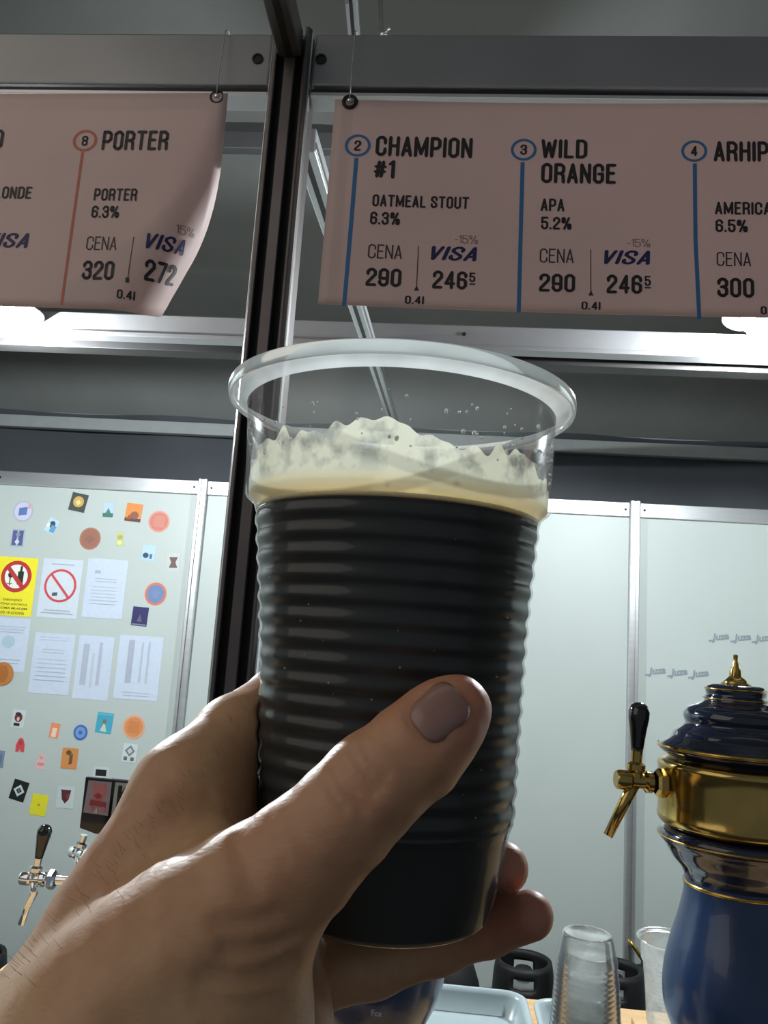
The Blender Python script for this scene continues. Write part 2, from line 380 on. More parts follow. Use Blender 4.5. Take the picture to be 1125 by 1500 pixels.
# condensed block lettering: every glyph is a set of stroke polylines on a (width x 1) cell
def _o(w, a=0.0, b=1.0, c=.13): return [(c, a), (w-c, a), (w, a+c), (w, b-c), (w-c, b), (c, b), (0, b-c), (0, a+c), (c, a)]
_w = .40; _h = .5
GL = {'A': (_w, [[(0, 0), (_w/2, 1), (_w, 0)], [(.08, .27), (_w-.08, .27)]]), 'B': (_w, [[(0, 0), (0, 1), (_w-.13, 1), (_w-.02, .88), (_w-.02, .64), (_w-.13, .53), (0, .53)], [(_w-.13, .53), (_w, .40), (_w, .13), (_w-.13, 0), (0, 0)]]),
 'C': (_w, [[(_w, .68), (_w, .87), (_w-.13, 1), (.13, 1), (0, .87), (0, .13), (.13, 0), (_w-.13, 0), (_w, .13), (_w, .32)]]), 'D': (_w, [[(0, 0), (0, 1), (_w-.13, 1), (_w, .87), (_w, .13), (_w-.13, 0), (0, 0)]]),
 'E': (.34, [[(.34, 0), (0, 0), (0, 1), (.34, 1)], [(0, .53), (.29, .53)]]), 'G': (_w, [[(_w, .70), (_w, .87), (_w-.13, 1), (.13, 1), (0, .87), (0, .13), (.13, 0), (_w-.13, 0), (_w, .13), (_w, .48), (.22, .48)]]),
 'H': (_w, [[(0, 0), (0, 1)], [(_w, 0), (_w, 1)], [(0, .52), (_w, .52)]]), 'I': (.0, [[(0, 0), (0, 1)]]), 'L': (.33, [[(0, 1), (0, 0), (.33, 0)]]), 'M': (.56, [[(0, 0), (0, 1), (.28, .12), (.56, 1), (.56, 0)]]),
 'N': (_w, [[(0, 0), (0, 1), (_w, 0), (_w, 1)]]), 'O': (_w, [_o(_w)]), 'P': (_w, [[(0, 0), (0, 1), (_w-.13, 1), (_w, .87), (_w, .55), (_w-.13, .43), (0, .43)]]),
 'R': (_w, [[(0, 0), (0, 1), (_w-.13, 1), (_w, .87), (_w, .61), (_w-.13, .49), (0, .49)], [(_w-.13, .49), (_w-.02, .36), (_w, 0)]]), 'S': (_w, [[(_w, .70), (_w, .87), (_w-.13, 1), (.13, 1), (0, .87), (0, .68), (_w, .32), (_w, .13), (_w-.13, 0), (.13, 0), (0, .13), (0, .30)]]),
 'T': (.42, [[(0, 1), (.42, 1)], [(.21, 1), (.21, 0)]]), 'U': (_w, [[(0, 1), (0, .13), (.13, 0), (_w-.13, 0), (_w, .13), (_w, 1)]]), 'V': (_w, [[(0, 1), (_w/2, 0), (_w, 1)]]), 'W': (.62, [[(0, 1), (.14, 0), (.31, .85), (.48, 0), (.62, 1)]]),
 '0': (_w, [_o(_w)]), '1': (.14, [[(0, .84), (.14, 1), (.14, 0)]]), '2': (_w, [[(0, .72), (0, .87), (.13, 1), (_w-.13, 1), (_w, .87), (_w, .66), (0, .14), (0, 0), (_w, 0)]]),
 '3': (_w, [[(0, .74), (0, .87), (.13, 1), (_w-.13, 1), (_w, .87), (_w, .64), (_w-.13, .53), (.14, .53)], [(_w-.13, .53), (_w, .40), (_w, .13), (_w-.13, 0), (.13, 0), (0, .13), (0, .26)]]),
 '4': (.42, [[(.31, 0), (.31, 1), (0, .27), (.42, .27)]]), '5': (_w, [[(_w, 1), (0, 1), (0, .54), (.10, .62), (_w-.13, .62), (_w, .49), (_w, .13), (_w-.13, 0), (.13, 0), (0, .13), (0, .28)]]),
 '6': (_w, [[(_w, .74), (_w, .87), (_w-.13, 1), (.13, 1), (0, .87), (0, .13), (.13, 0), (_w-.13, 0), (_w, .13), (_w, .43), (_w-.13, .56), (0, .56)]]), '7': (_w, [[(0, 1), (_w, 1), (.10, 0)]]),
 '8': (_w, [_o(_w, .53, 1), _o(_w, 0, .53)]), '9': (_w, [[(_w, .44), (0, .44), (0, .87), (.13, 1), (_w-.13, 1), (_w, .87), (_w, .13), (_w-.13, 0), (.13, 0), (0, .13), (0, .26)]]),
 '#': (.46, [[(.10, .05), (.18, .95)], [(.30, .05), (.38, .95)], [(.02, .34), (.43, .34)], [(.04, .66), (.46, .66)]]), '%': (.66, [_o(.18, .58, 1, .06), [(q[0]+.46, q[1]) for q in _o(.18, 0, .42, .06)], [(.16, .0), (.50, 1)]]),
 '.': (.0, [[(0, 0), (0, .04)]]), 'l': (.0, [[(0, 0), (0, 1)]]), '-': (.2, [[(0, .45), (.2, .45)]]), ' ': (.06, [])}
def block_mesh(s, th=.155, shear=0.0):
    key = (s, 'block', th, shear)
    if key in TXT: return TXT[key]
    V = []; Fc = []; x = 0
    for ch in s:
        wd, st = GL[ch]
        for pl in st:
            for (ax_, ay_), (bx, by) in zip(pl[:-1], pl[1:]):
                L_ = math.hypot(bx-ax_, by-ay_) or 1; dx, dy = (bx-ax_)/L_*th/2, (by-ay_)/L_*th/2; k_ = max(1, int(L_/.3)); c_ = .42
                ring_ = [(ax_-dy, ay_+dx), (ax_-dx-dy*c_, ay_-dy+dx*c_), (ax_-dx+dy*c_, ay_-dy-dx*c_), (ax_+dy, ay_-dx), (bx+dy, by-dx), (bx+dx+dy*c_, by+dy-dx*c_), (bx+dx-dy*c_, by+dy+dx*c_), (bx-dy, by+dx)]
                n0 = len(V); V += [(x+p+shear*q, q) for p, q in ring_]; Fc.append(tuple(range(n0, n0+8)))
        x += wd+th+.085
    V = np.array(V); lo = V.min(0); hi = V.max(0); V = (V-lo)/(hi-lo); TXT[key] = (V, Fc); return TXT[key]
def put_text(t, fn, s, cx, cy, wpx, hpx, m=dk, bold=.022, shear=0, name='lettering', Yp=BY, off=.0012):
    V, Fc = block_mesh(s, {.022: .185, .05: .17, .005: .095, 0: .07}[bold], shear*.6)
    c = P(cx, cy, Yp); W = abs(P(cx+wpx/2, cy, Yp)[0]-P(cx-wpx/2, cy, Yp)[0]); H = abs(P(cx, cy-hpx/2, Yp)[2]-P(cx, cy+hpx/2, Yp)[2])
    pts = [fn(c[0]+(x-.5)*W, c[2]+(y-.5)*H, off) for x, y in V]
    return obj(name, pts, Fc, m, t, label='word %s' % s if s.isalpha() else None)
def flat(t, fn, poly, m, name, off=.0011):      # poly in plane coordinates (u, v)
    pts = [fn(u, v, off) for u, v in poly]; return obj(name, pts, [tuple(range(len(pts)))], m, t)
def ring(t, fn, cx, cy, rpx, m, Yp=BY, off=.0011, wd=.22):
    c = P(cx, cy, Yp); r = abs(P(cx+rpx, cy, Yp)[0]-c[0]); n = 40; V = []; Fc = []
    for k in range(n):
        for q in (r, r*(1-wd)): V.append(fn(c[0]+q*cos(2*pi*k/n), c[2]+q*.93*sin(2*pi*k/n), off))
    for k in range(n): k2 = (k+1) % n; Fc.append((2*k, 2*k2, 2*k2+1, 2*k+1))
    return obj('number_ring', V, Fc, m, t)
def pline(t, fn, pts, wpx, m, name='menu_line', Yp=BY, off=.0010):
    Q = []
    for i in range(len(pts)-1):
        for k in range(8): f_ = k/8; Q.append((pts[i][0]*(1-f_)+pts[i+1][0]*f_, pts[i][1]*(1-f_)+pts[i+1][1]*f_))
    Q.append(pts[-1]); V = []
    for x, y in Q:
        a = P(x-wpx/2, y, Yp); b = P(x+wpx/2, y, Yp); V += [fn(a[0], a[2], off), fn(b[0], b[2], off)]
    return obj(name, V, [(2*i, 2*i+1, 2*i+3, 2*i+2) for i in range(len(Q)-1)], m, t)
def grommet(t, x, y):
    c = P(x, y, BY-.002); tor = MB(); n, k = 28, 8; V = []; Fc = []
    for i in range(n):
        for j in range(k):
            R = .0090+.0028*cos(2*pi*j/k); V.append((c[0]+R*cos(2*pi*i/n), c[1]+.0022*sin(2*pi*j/k), c[2]+R*sin(2*pi*i/n)))
    for i in range(n):
        for j in range(k): Fc.append((i*k+j, ((i+1) % n)*k+j, ((i+1) % n)*k+(j+1) % k, i*k+(j+1) % k))
    g = obj('grommet', V, Fc, groove_m, t, True)
    MB().sphere((c[0], c[1]-.001, c[2]+.001), .0045, 10).out('tie_knot', chrome, g, True)
    return c
tie_m = mat('clear_tie', (.45, .44, .42), .3, noise=.1)
def tie(c, lab):
    top = (c[0]-.002, BY+.004, EYE+.905)
    o = MB().tube([(c[0], c[1]-.004, c[2]+.004), (c[0]-.001, BY-.002, c[2]+.05), (top[0], BY+.008, EYE+.885), (top[0], BY+.02, EYE+.8945), (top[0], PYY+.02, EYE+.8945)], .0009, 8).out('hanging_tie', tie_m, smooth=True)
    tag(o, lab, 'tie', 'ties holding up the menus')

uR = P(335, 140, BY)[0]; vT = P(335, 139, BY)[2]; vB = P(130, 452, BY)[2]
tl = banner(uR-1.35, uR, vB, vT, curl_left, 'pinkish menu banner listing PORTER, its lower right corner curling back')
fl = curl_left
ring(tl, fl, 124.5, 206, 18, red_i); pline(tl, fl, [(121, 223), (106, 330), (90, 447)], 4, red_i)
for a in (('8', 124.5, 206.5, 9, 15), ('PORTER', 199, 207, 98, 29), ('PORTER', 170, 286, 64, 18), ('6.3%', 155, 311, 41, 18), ('320', 144.5, 396.5, 47, 28, dk), ('0.4l', 184, 431, 25, 13)):
    put_text(tl, fl, *a)
put_text(tl, fl, 'CENA', 149.5, 357, 45, 20, dk2, .005); put_text(tl, fl, 'VISA', 243, 354, 56, 22, navy_i, .05, .35)
put_text(tl, fl, '272', 236, 394, 50, 30); put_text(tl, fl, '15%', 272, 332, 30, 12, pencil, 0)
pline(tl, fl, [(197, 348), (187, 412)], 1.2, dk2); pline(tl, fl, [(187, 407), (186.5, 414)], 5, dk2)
put_text(tl, fl, 'GOLD', -30, 202, 68, 29); put_text(tl, fl, 'BLONDE', 13, 281, 66, 18); put_text(tl, fl, 'VISA', 11, 351, 60, 22, navy_i, .05, .35)
uL = P(491, 146, BY)[0]; vT2 = P(491, 146, BY)[2]; vB2 = P(472, 446, BY)[2]
t2 = banner(uL, uL+1.25, vB2, vT2, curl_right, 'pinkish menu banner with beers 2, 3 and 4 right of the post')
fr = curl_right
for cx, cy, n_, pts in ((524, 213, '2', [(522, 231), (514, 330), (504, 449)]), (767.5, 217, '3', [(766, 235), (763, 345), (760, 457)]), (1017, 221, '4', [(1018, 239), (1019, 350), (1024, 468)])):
    ring(t2, fr, cx, cy, 19, blue_i); put_text(t2, fr, n_, cx, cy, 10, 15); pline(t2, fr, pts, 6, blue_i)
for a in (('CHAMPION', 621, 214, 142, 30), ('#1', 563, 247, 31, 27), ('OATMEAL STOUT', 616, 294, 142, 18), ('6.3%', 564, 319, 44, 19), ('290', 562, 406, 52, 27),
          ('246', 659, 409, 51, 27), ('5', 692, 405, 9, 14), ('0.4l', 607, 439, 28, 12),
          ('WILD', 827, 216, 68, 28), ('ORANGE', 848, 252, 110, 30), ('APA', 810, 298, 35, 19), ('5.2%', 815.5, 325, 45, 19), ('290', 816.5, 413, 53, 27),
          ('246', 915, 415.5, 52, 28), ('5', 949, 411, 9, 15), ('0.4l', 866, 447, 28, 12),
          ('ARHIPELAG', 1121, 223, 152, 30), ('AMERICAN IPA', 1113, 306, 132, 19), ('6.5%', 1071.5, 331, 47, 19), ('300', 1077, 422, 54, 29), ('0.4l', 1127, 456, 28, 12)):
    put_text(t2, fr, *a)
for cx, cy in ((564, 368), (816, 373), (1074.5, 380)): put_text(t2, fr, 'CENA', cx, cy, 50, 21, dk2, .005)
for cx, cy in ((665, 370), (919, 376)): put_text(t2, fr, 'VISA', cx, cy, 67, 21, navy_i, .05, .35)
put_text(t2, fr, '-15%', 683, 349, 34, 12, pencil, 0); put_text(t2, fr, '-15%', 936, 355, 34, 12, pencil, 0)
pline(t2, fr, [(613, 359), (610, 422)], 1.4, dk2); pline(t2, fr, [(866, 364), (866, 431)], 1.4, dk2)
for cx, cy, w_ in ((610, 424, 8), (866, 431, 8), (692, 415, 9), (949, 421, 9)):
    c = P(cx, cy, BY); q = .0009*w_/2
    flat(t2, fr, [(c[0]-q, c[2]-.001), (c[0]+q, c[2]-.001), (c[0]+(q*.1 if w_ == 8 else q), c[2]+(.006 if w_ == 8 else .0012)), (c[0]-(q*.1 if w_ == 8 else q), c[2]+(.006 if w_ == 8 else .0012))], dk2, 'mark')
tie(grommet(tl, 318, 143), 'clear tie holding the corner of the left menu'); tie(grommet(t2, 512.5, 149), 'clear tie holding the corner of the right menu')

# ================================================================== STICKERS AND PAPERS ON THE WALL
SY = BW+.0075
def wall_fn(u, v, off=0.0): return (u, SY-off, v)
def rect_uv(c, w_, h_, ang):
    ca, sa = cos(ang), sin(ang); return [(c[0]+x*ca-y*sa, c[2]+x*sa+y*ca) for x, y in ((-w_/2, -h_/2), (w_/2, -h_/2), (w_/2, h_/2), (-w_/2, h_/2))]
K = 3.62/F
def slab(name, poly, m, parent, y_front, th):
    n = len(poly); V = [(u, y_front, v) for u, v in poly]+[(u, y_front+th, v) for u, v in poly]
    return obj(name, V, [tuple(range(n)), tuple(range(n, 2*n))[::-1]]+[(i, n+i, n+(i+1) % n, (i+1) % n) for i in range(n)], m, parent)
def shape_uv(c, sh, x, y, w_, h_, ang):
    ca, sa = cos(ang), sin(ang)
    if sh == 'o': pts = [(x+w_/2*q[0], y+h_/2*q[1]) for q in circ(1, 24)]
    elif sh == 'r': pts = [(x-w_/2, y-h_/2), (x+w_/2, y-h_/2), (x+w_/2, y+h_/2), (x-w_/2, y+h_/2)]
    elif sh == 'd': pts = [(x-w_/2, y), (x, y-h_/2), (x+w_/2, y), (x, y+h_/2)]
    elif sh == 't': pts = [(x-w_/2, y-h_/2), (x+w_/2, y-h_/2), (x, y+h_/2)]
    elif sh == 'v': pts = [(x-w_/2, y+h_/2), (x-w_/3, y-h_/5), (x, y-h_/2), (x+w_/3, y-h_/5), (x+w_/2, y+h_/2)]
    elif sh == 'a': pts = [(x-w_/2, y-h_/2), (x-w_/8, y-h_/2), (x, y-h_/4), (x+w_/8, y-h_/2), (x+w_/2, y-h_/2), (x+w_/2, y), (x+w_/4, y+h_*.42), (x, y+h_/2), (x-w_/4, y+h_*.42), (x-w_/2, y)]
    elif sh == 'h': pts = [(x-w_/2, y-h_/2), (x+w_/2, y-h_/2), (x+w_/4, y), (x+w_/2, y+h_/2), (x-w_/2, y+h_/2), (x-w_/4, y)]
    elif sh == 'b': pts = [(x-w_/2, y+h_/2-h_), (x+w_/2, y-h_*.35), (x+w_/2, y+h_/2), (x-w_/2, y+h_*.35)]
    return [(c[0]+p*ca-q*sa, c[2]+p*sa+q*ca) for p, q in pts]
def sticker(cx, cy, wp, hp, ang, sh, base, label, motifs=(), name='sticker', cat='sticker', Yf=None):
    yf = SY if Yf is None else Yf; k = K*yf/3.6
    c = P(cx, cy, yf); ang = radians(ang)
    t = thing(name, label, cat, (c[0], yf, c[2]), group='papers and stickers on the left wall panel')
    slab('backing', shape_uv(c, sh, 0, 0, wp*k, hp*k, ang), ink(*base), t, yf-.0010, .0010)
    for i, (s2, x, y, w_, h_, colr) in enumerate(motifs):
        slab('print', shape_uv(c, s2, x*k, y*k, w_*k, h_*k, ang), ink(*colr), t, yf-.0014-.0003*i, .0003)
    return t
S = sticker
W_ = (205, 212, 214)
S(34, 749, 32, 33, 0, 'o', (172, 168, 186), 'round pale violet coaster with a blue stroke near the top left corner', [('o', 0, 0, 27, 28, (190, 192, 214)), ('b', 0, 0, 13, 14, (88, 112, 172)), ('r', 9, 8, 4, 7, (206, 160, 150))], 'coaster', 'coaster')
S(115, 736, 26, 28, -9, 'r', (66, 70, 66), 'dark grey square sticker with a golden disc, topmost on the wall', [('o', 0, 1, 17, 17, (190, 158, 88)), ('d', 0, 0, 9, 9, (225, 200, 130))])
S(159, 747, 16, 22, 0, 'r', (170, 190, 205), 'small sticker with a pale sky over green hills', [('t', 0, -3, 13, 12, (70, 118, 110)), ('r', 0, -8, 16, 6, (60, 110, 100))])
S(196, 751, 25, 28, -4, 'r', (212, 130, 62), 'orange square sticker with a dark band at its foot', [('r', 0, -11, 25, 5, (70, 60, 66)), ('o', 2, -4, 13, 12, (130, 82, 66)), ('t', -6, -7, 8, 8, (150, 70, 40))])
S(233, 764, 33, 33, 0, 'o', (206, 140, 124), 'round salmon coaster at the top right by the upright', [('o', 0, 0, 28, 28, (186, 112, 100)), ('r', 0, 0, 17, 17, (192, 122, 106))], 'coaster', 'coaster')
S(132, 789, 33, 34, 0, 'o', (160, 108, 88), 'round brown coaster below the dark square sticker', [('o', 0, 0, 28, 29, (146, 98, 82)), ('d', 0, -1, 17, 13, (134, 92, 80))], 'coaster', 'coaster')
S(76, 770, 17, 22, -22, 'r', (176, 204, 214), 'small tilted light blue sticker with a black blot', [('o', 0, 2, 9, 11, (60, 70, 84)), ('r', 4, -4, 8, 11, (94, 148, 190)), ('o', -5, -1, 5, 7, (236, 240, 240))])
S(26, 788, 21, 27, 0, 'r', (160, 172, 186), 'grey sticker with an indigo vine pattern above the yellow sign', [('r', -5, 0, 7, 23, (82, 86, 134)), ('r', 5, 0, 7, 23, (82, 86, 134)), ('d', 0, 5, 8, 9, (132, 140, 160)), ('d', 0, -6, 8, 9, (200, 204, 214))])
S(176, 790, 14, 20, 8, 'h', (186, 188, 116), 'small yellow-green figure sticker right of the brown coaster', [('o', 0, 3, 8, 7, (160, 156, 96)), ('o', -1, -5, 8, 6, (210, 206, 140))])
S(218, 810, 20, 24, -3, 'r', (168, 196, 214), 'light blue sticker with small dark blue figures below the salmon coaster', [('o', -4, -4, 9, 8, (44, 60, 96)), ('r', 4, -5, 4, 7, (70, 96, 140))])
S(254, 824, 20, 27, 3, 'r', (182, 188, 186), 'white sticker with a brown hourglass figure, rightmost on the panel', [('h', 0, 0, 13, 16, (100, 72, 66))])
S(228, 870, 33, 34, 0, 'o', (200, 108, 86), 'round blue coaster with an orange rim', [('o', 0, 0, 26, 27, (98, 122, 164)), ('o', 0, 0, 12, 14, (108, 128, 164))], 'coaster', 'coaster')
S(205, 903, 24, 28, -2, 'r', (42, 38, 92), 'navy square sticker with a dull gold figure', [('t', 0, -2, 8, 11, (98, 88, 92)), ('r', 0, -12, 22, 2, (120, 120, 150))])
S(4, 987, 33, 34, 0, 'o', (176, 112, 54), 'round amber coaster cut by the left edge', [('r', 0, 0, 9, 24, (146, 84, 36)), ('o', 0, 0, 17, 24, (160, 96, 44))], 'coaster', 'coaster', Yf=SY-.004)
S(27, 1053, 20, 26, -3, 'r', (190, 200, 196), 'small white sticker with a red and black blot shape', [('o', 0, 2, 12, 13, (104, 44, 52)), ('o', -1, 7, 9, 5, (44, 40, 60)), ('r', -1, -8, 9, 4, (30, 30, 34)), ('o', 0, 0, 4, 6, (226, 178, 170))])
S(80, 1070, 14, 21, -6, 'r', (222, 136, 92), 'small orange sticker with a pale doorway shape', [('r', 0, -3, 7, 13, (228, 196, 178))])
S(118, 1073, 21, 22, 0, 'o', (62, 98, 166), 'small round blue sticker below the printed lists', [('o', 0, 0, 15, 16, (110, 146, 196)), ('o', 0, 0, 6, 6, (62, 98, 166))])
S(153, 1059, 24, 29, -3, 'r', (66, 156, 180), 'teal square sticker with a pale bell shape', [('t', 0, -5, 10, 14, (190, 200, 180)), ('o', 0, 2, 6, 7, (120, 110, 90)), ('r', 0, 12, 22, 2, (90, 180, 196))])
S(196, 1065, 33, 34, 0, 'o', (216, 158, 126), 'round orange coaster right of the teal sticker', [('o', 0, 0, 27, 28, (206, 134, 84)), ('r', 0, 0, 16, 17, (200, 124, 72))], 'coaster', 'coaster')
S(190, 1103, 21, 26, -3, 'r', (196, 204, 204), 'white sticker with a grey lattice drawing', [('d', 0, 3, 15, 16, (112, 120, 122)), ('d', 0, 3, 8, 9, (190, 196, 196)), ('r', -5, -8, 5, 5, (90, 96, 100)), ('r', 5, -8, 5, 5, (90, 96, 100))])
S(30, 1091, 13, 20, 0, 'a', (196, 70, 74), 'small red arch-shaped sticker near the left edge', [('o', 0, 3, 5, 7, (168, 50, 58))])
S(60, 1115, 13, 23, -2, 'a', (218, 174, 174), 'small pale pink sticker above the yellow one', [('r', 0, -4, 10, 4, (206, 132, 136)), ('o', 0, 5, 6, 5, (208, 150, 152))])
S(102, 1111, 24, 29, 0, 'r', (200, 132, 74), 'tan orange sticker with a slim dark figure', [('o', -2, 8, 8, 7, (92, 72, 44)), ('b', 2, -1, 5, 16, (104, 78, 48))])
S(28, 1158, 23, 28, -12, 'r', (16, 18, 20), 'black square sticker with a white diamond outline', [('d', 0, 0, 17, 17, (190, 200, 198)), ('d', 0, 0, 9, 9, (16, 18, 20)), ('o', 0, 0, 4, 5, (90, 96, 96))])
S(57, 1179, 24, 29, -4, 'r', (214, 206, 42), 'plain yellow square sticker low on the wall', [('o', 0, 0, 4, 4, (178, 150, 40))])
S(96, 1168, 26, 30, 0, 'r', (184, 194, 194), 'white sticker with a dark red shield', [('v', 0, 1, 15, 19, (84, 32, 38)), ('o', 3, 2, 5, 8, (120, 50, 52))])
S(148, 1132, 24, 16, 0, 'r', (188, 196, 198), 'small sticker with a black bar, just above the tap badge', [('r', 0, 0, 16, 9, (22, 24, 26))])
S(0, 1112, 12, 24, 0, 'r', (112, 130, 150), 'slate blue sticker cut by the left edge', [('r', 0, 0, 6, 14, (96, 112, 140))])
def lines(c, w_, rows, y_top, dy, k): return [('r', random.uniform(-1, 1), y_top-i*dy, w_*random.uniform(.8, 1), 1.1, c) for i in range(rows)]
# signs and sheets
yel = (226, 214, 40); lt = (160, 168, 180)
S(22, 859, 62, 88, 0, 'r', yel, 'yellow no-alcohol sign with a red barred circle', [('o', 0, 15, 48, 48, (178, 44, 50)), ('o', 0, 15, 36, 36, (224, 226, 214)), ('o', -9, 17, 8, 9, (36, 44, 44)), ('r', -9, 8, 1.6, 14, (36, 44, 44)), ('r', -9, 4, 9, 1.2, (90, 96, 90)), ('r', 7, 13, 9, 20, (30, 40, 34)), ('r', 7, 26, 3.4, 10, (30, 40, 34))], 'warning_sign', 'sign')
S(88, 862, 62, 88, 0, 'r', (194, 202, 212), 'white no-smoking sheet with a thin red barred circle', [('r', 0, 36, 36, 2, lt), ('o', 0, 4, 50, 50, (196, 62, 72)), ('o', 0, 4, 43, 43, (196, 204, 212)), ('b', -7, -9, 8, 6, (70, 78, 84)), ('r', 0, -33, 40, 1.6, lt), ('r', 0, -37, 50, 1.6, lt)], 'notice_sheet', 'paper')
def bar_over(cx, cy, L, wd, colr, Yd, parent):
    c = P(cx, cy, SY); a = radians(-48); k = K
    pts = [(c[0]+(x*cos(a)-y*sin(a))*k, c[2]+(x*sin(a)+y*cos(a))*k) for x, y in ((-L/2, -wd/2), (L/2, -wd/2), (L/2, wd/2), (-L/2, wd/2))]
    slab('prohibition_bar', pts, ink(*colr), parent, Yd, .0003)
ws_ = [o for o in bpy.data.objects if o.name.startswith('warning_sign')][0]; ns_ = [o for o in bpy.data.objects if o.name.startswith('notice_sheet')][0]
bar_over(22, 844, 40, 6.5, (178, 44, 50), SY-.0042, ws_); bar_over(88, 858, 46, 3.6, (196, 62, 72), SY-.0036, ns_)
for i, (t_, w_) in enumerate((('ZABRANJENO', 30), ('PRODAJA ALKOHOLA', 48), ('LICIMA MLADJIM', 46), ('OD 18 GODINA', 38))):
    V, Fc = text_mesh(t_, .02); c = P(18, 879+i*6.2, SY)
    obj('lettering', [(c[0]+(x-.5)*w_*K, SY-.0016, c[2]+(y-.5)*4.2*K) for x, y in V], Fc, ink(96, 88, 30), ws_)
sh = (188, 198, 214)
S(154, 862, 62, 88, 0, 'r', sh, 'white notice sheet right of the no-smoking sheet', [('r', -14, 24, 9, 5, (160, 166, 184))]+lines(lt, 40, 2, 14, 4, K)+lines((178, 186, 200), 46, 6, 2, 5, K), 'notice_sheet', 'paper')
S(14, 944, 56, 78, 0, 'r', sh, 'white printed sheet below the yellow sign', lines(lt, 44, 3, 26, 4, K)+[('o', -2, 4, 20, 18, (164, 186, 200))]+lines(lt, 44, 2, -22, 5, K), 'notice_sheet', 'paper')
S(76, 972, 62, 88, 0, 'r', sh, 'white printed sheet below the no-smoking sheet', lines((172, 178, 198), 46, 2, 38, 4, K)+lines((172, 178, 194), 40, 2, 20, 4, K)+lines((180, 188, 202), 50, 6, 6, 6, K), 'notice_sheet', 'paper')
S(137, 978, 54, 92, 0, 'r', sh, 'sheet with two grey columns of print, middle of the lower row', [('r', -14, 4, 9, 60, (166, 172, 186)), ('r', 8, 6, 5, 62, (168, 172, 188)), ('r', -2, -4, 3, 50, (178, 184, 196))], 'notice_sheet', 'paper')
S(203, 978, 66, 92, 0, 'r', sh, 'sheet with grey columns of print nearest the upright', [('r', -14, 8, 9, 62, (160, 166, 182)), ('r', 3, 8, 3, 58, (172, 178, 192)), ('r', 13, 8, 3, 60, (172, 178, 192))]+lines((176, 182, 200), 44, 2, -36, 4, K), 'notice_sheet', 'paper')
# small grey script decals on the right panel
gi = ink(132, 142, 148)
place = ['leftmost of the lower three', 'middle of the lower three', 'rightmost of the lower three', 'leftmost of the upper three', 'middle of the upper three', 'rightmost of the upper three']
for i, (cx, cy) in enumerate(((962, 984), (994, 986), (1025, 988), (1055, 934), (1087, 935), (1118, 936))):
    c = P(cx, cy, SY); V, Fc = text_mesh('Juza', .045, .25); a = radians(9); w_, h_ = 25*K, 13*K
    t = thing('script_decal', 'small grey slanted script decal on the right panel, '+place[i], 'decal', (c[0], SY, c[2]), group='grey script decals on the right panel')
    obj('lettering', [(c[0]+((x-.5)*w_)*cos(a)-((y-.5)*h_)*sin(a), SY-.0006, c[2]+((x-.5)*w_)*sin(a)+((y-.5)*h_)*cos(a)) for x, y in V], Fc, gi, t)
    slab('swash', shape_uv(c, 'b', -13*K, -3*K, 7*K, 3*K, a), gi, t, SY-.0008, .0004)

# ================================================================== TAPS
def tap(t, c, m, lean=(0, 0, 1), shank_to=(1, 0, 0), L=.07, s=1.0, spout=((0, 0), (-.012, -.03), (-.03, -.075)), handle=True):
    """faucet whose barrel points to -X; c = barrel centre"""
    c = np.array(c); sh_ = Vector(shank_to).normalized()
    def off(x, z, y=0): return tuple(c+np.array(sh_)*x*s+np.array([0, y, z*s]))
    b = MB(); b.lathe([(0, -.030*s), (.012*s, -.030*s), (.0145*s, -.026*s), (.0145*s, -.010*s), (.011*s, -.006*s), (.011*s, .012*s), (.016*s, .016*s), (.016*s, .024*s), (.010*s, .028*s), (.010*s, L), (0, L)], c, 20, sh_)
    o = autosm(b.out('tap_body', m, t)); 
    b = MB(); b.lathe([(.017*s, .030*s), (.021*s, .034*s), (.021*s, .044*s), (.017*s, .048*s)], c, 6, sh_); b.out('shank_nut', m, t)
    d = Vector(lean).normalized()
    b = MB(); b.lathe([(.011*s, .0), (.010*s, .012*s), (.0135*s, .016*s), (.0135*s, .024*s), (.008*s, .028*s), (.0085*s, .044*s), (.0, .044*s)], c, 18, d)
    autosm(b.out('handle_socket', m, t))
    pts = [off(x, z) for x, z in spout]
    b = MB().tube(pts, [.010*s, .0088*s]+[.0072*s]*(len(pts)-2), 14); b.out('spout', m, t, True)
    if handle:
        q = tuple(c+np.array(d)*.044*s)
        b = MB().lathe([(0, 0), (.0088*s, 0), (.0095*s, .006*s), (.0125*s, .030*s), (.0155*s, .048*s), (.0160*s, .058*s), (.0125*s, .067*s), (.006*s, .0715*s), (0, .072*s)], q, 24, d)
        b.out('handle', blackpl, t, True)
# right tower profile (radius, height relative to the eye)
TX, TY = .394, 1.1
cap_p = [(0, -.026), (.030, -.027), (.0365, -.0300), (.0385, -.036), (.0365, -.041), (.0400, -.0450), (.0385, -.0495), (.048, -.0545), (.060, -.0585), (.0655, -.066), (.0662, -.073), (.0625, -.0800), (.0690, -.0850), (.0780, -.0920), (.0795, -.0975), (.0880, -.1030), (.0970, -.1090), (.0980, -.1140), (.0930, -.1190), (.0860, -.1235), (.084, -.127)]
band_p = [(.084, -.126), (.0935, -.1275), (.0975, -.1320), (.0985, -.1360), (.0970, -.1400), (.0970, -.1950), (.0985, -.1990), (.0965, -.2060), (.0900, -.2110), (.084, -.213)]
neck_p = [(.084, -.2125), (.0930, -.2150), (.0965, -.2200), (.0960, -.2270), (.0880, -.2350), (.0830, -.2440), (.0780, -.2520), (.0700, -.2600), (.0650, -.2680), (.0640, -.2740)]
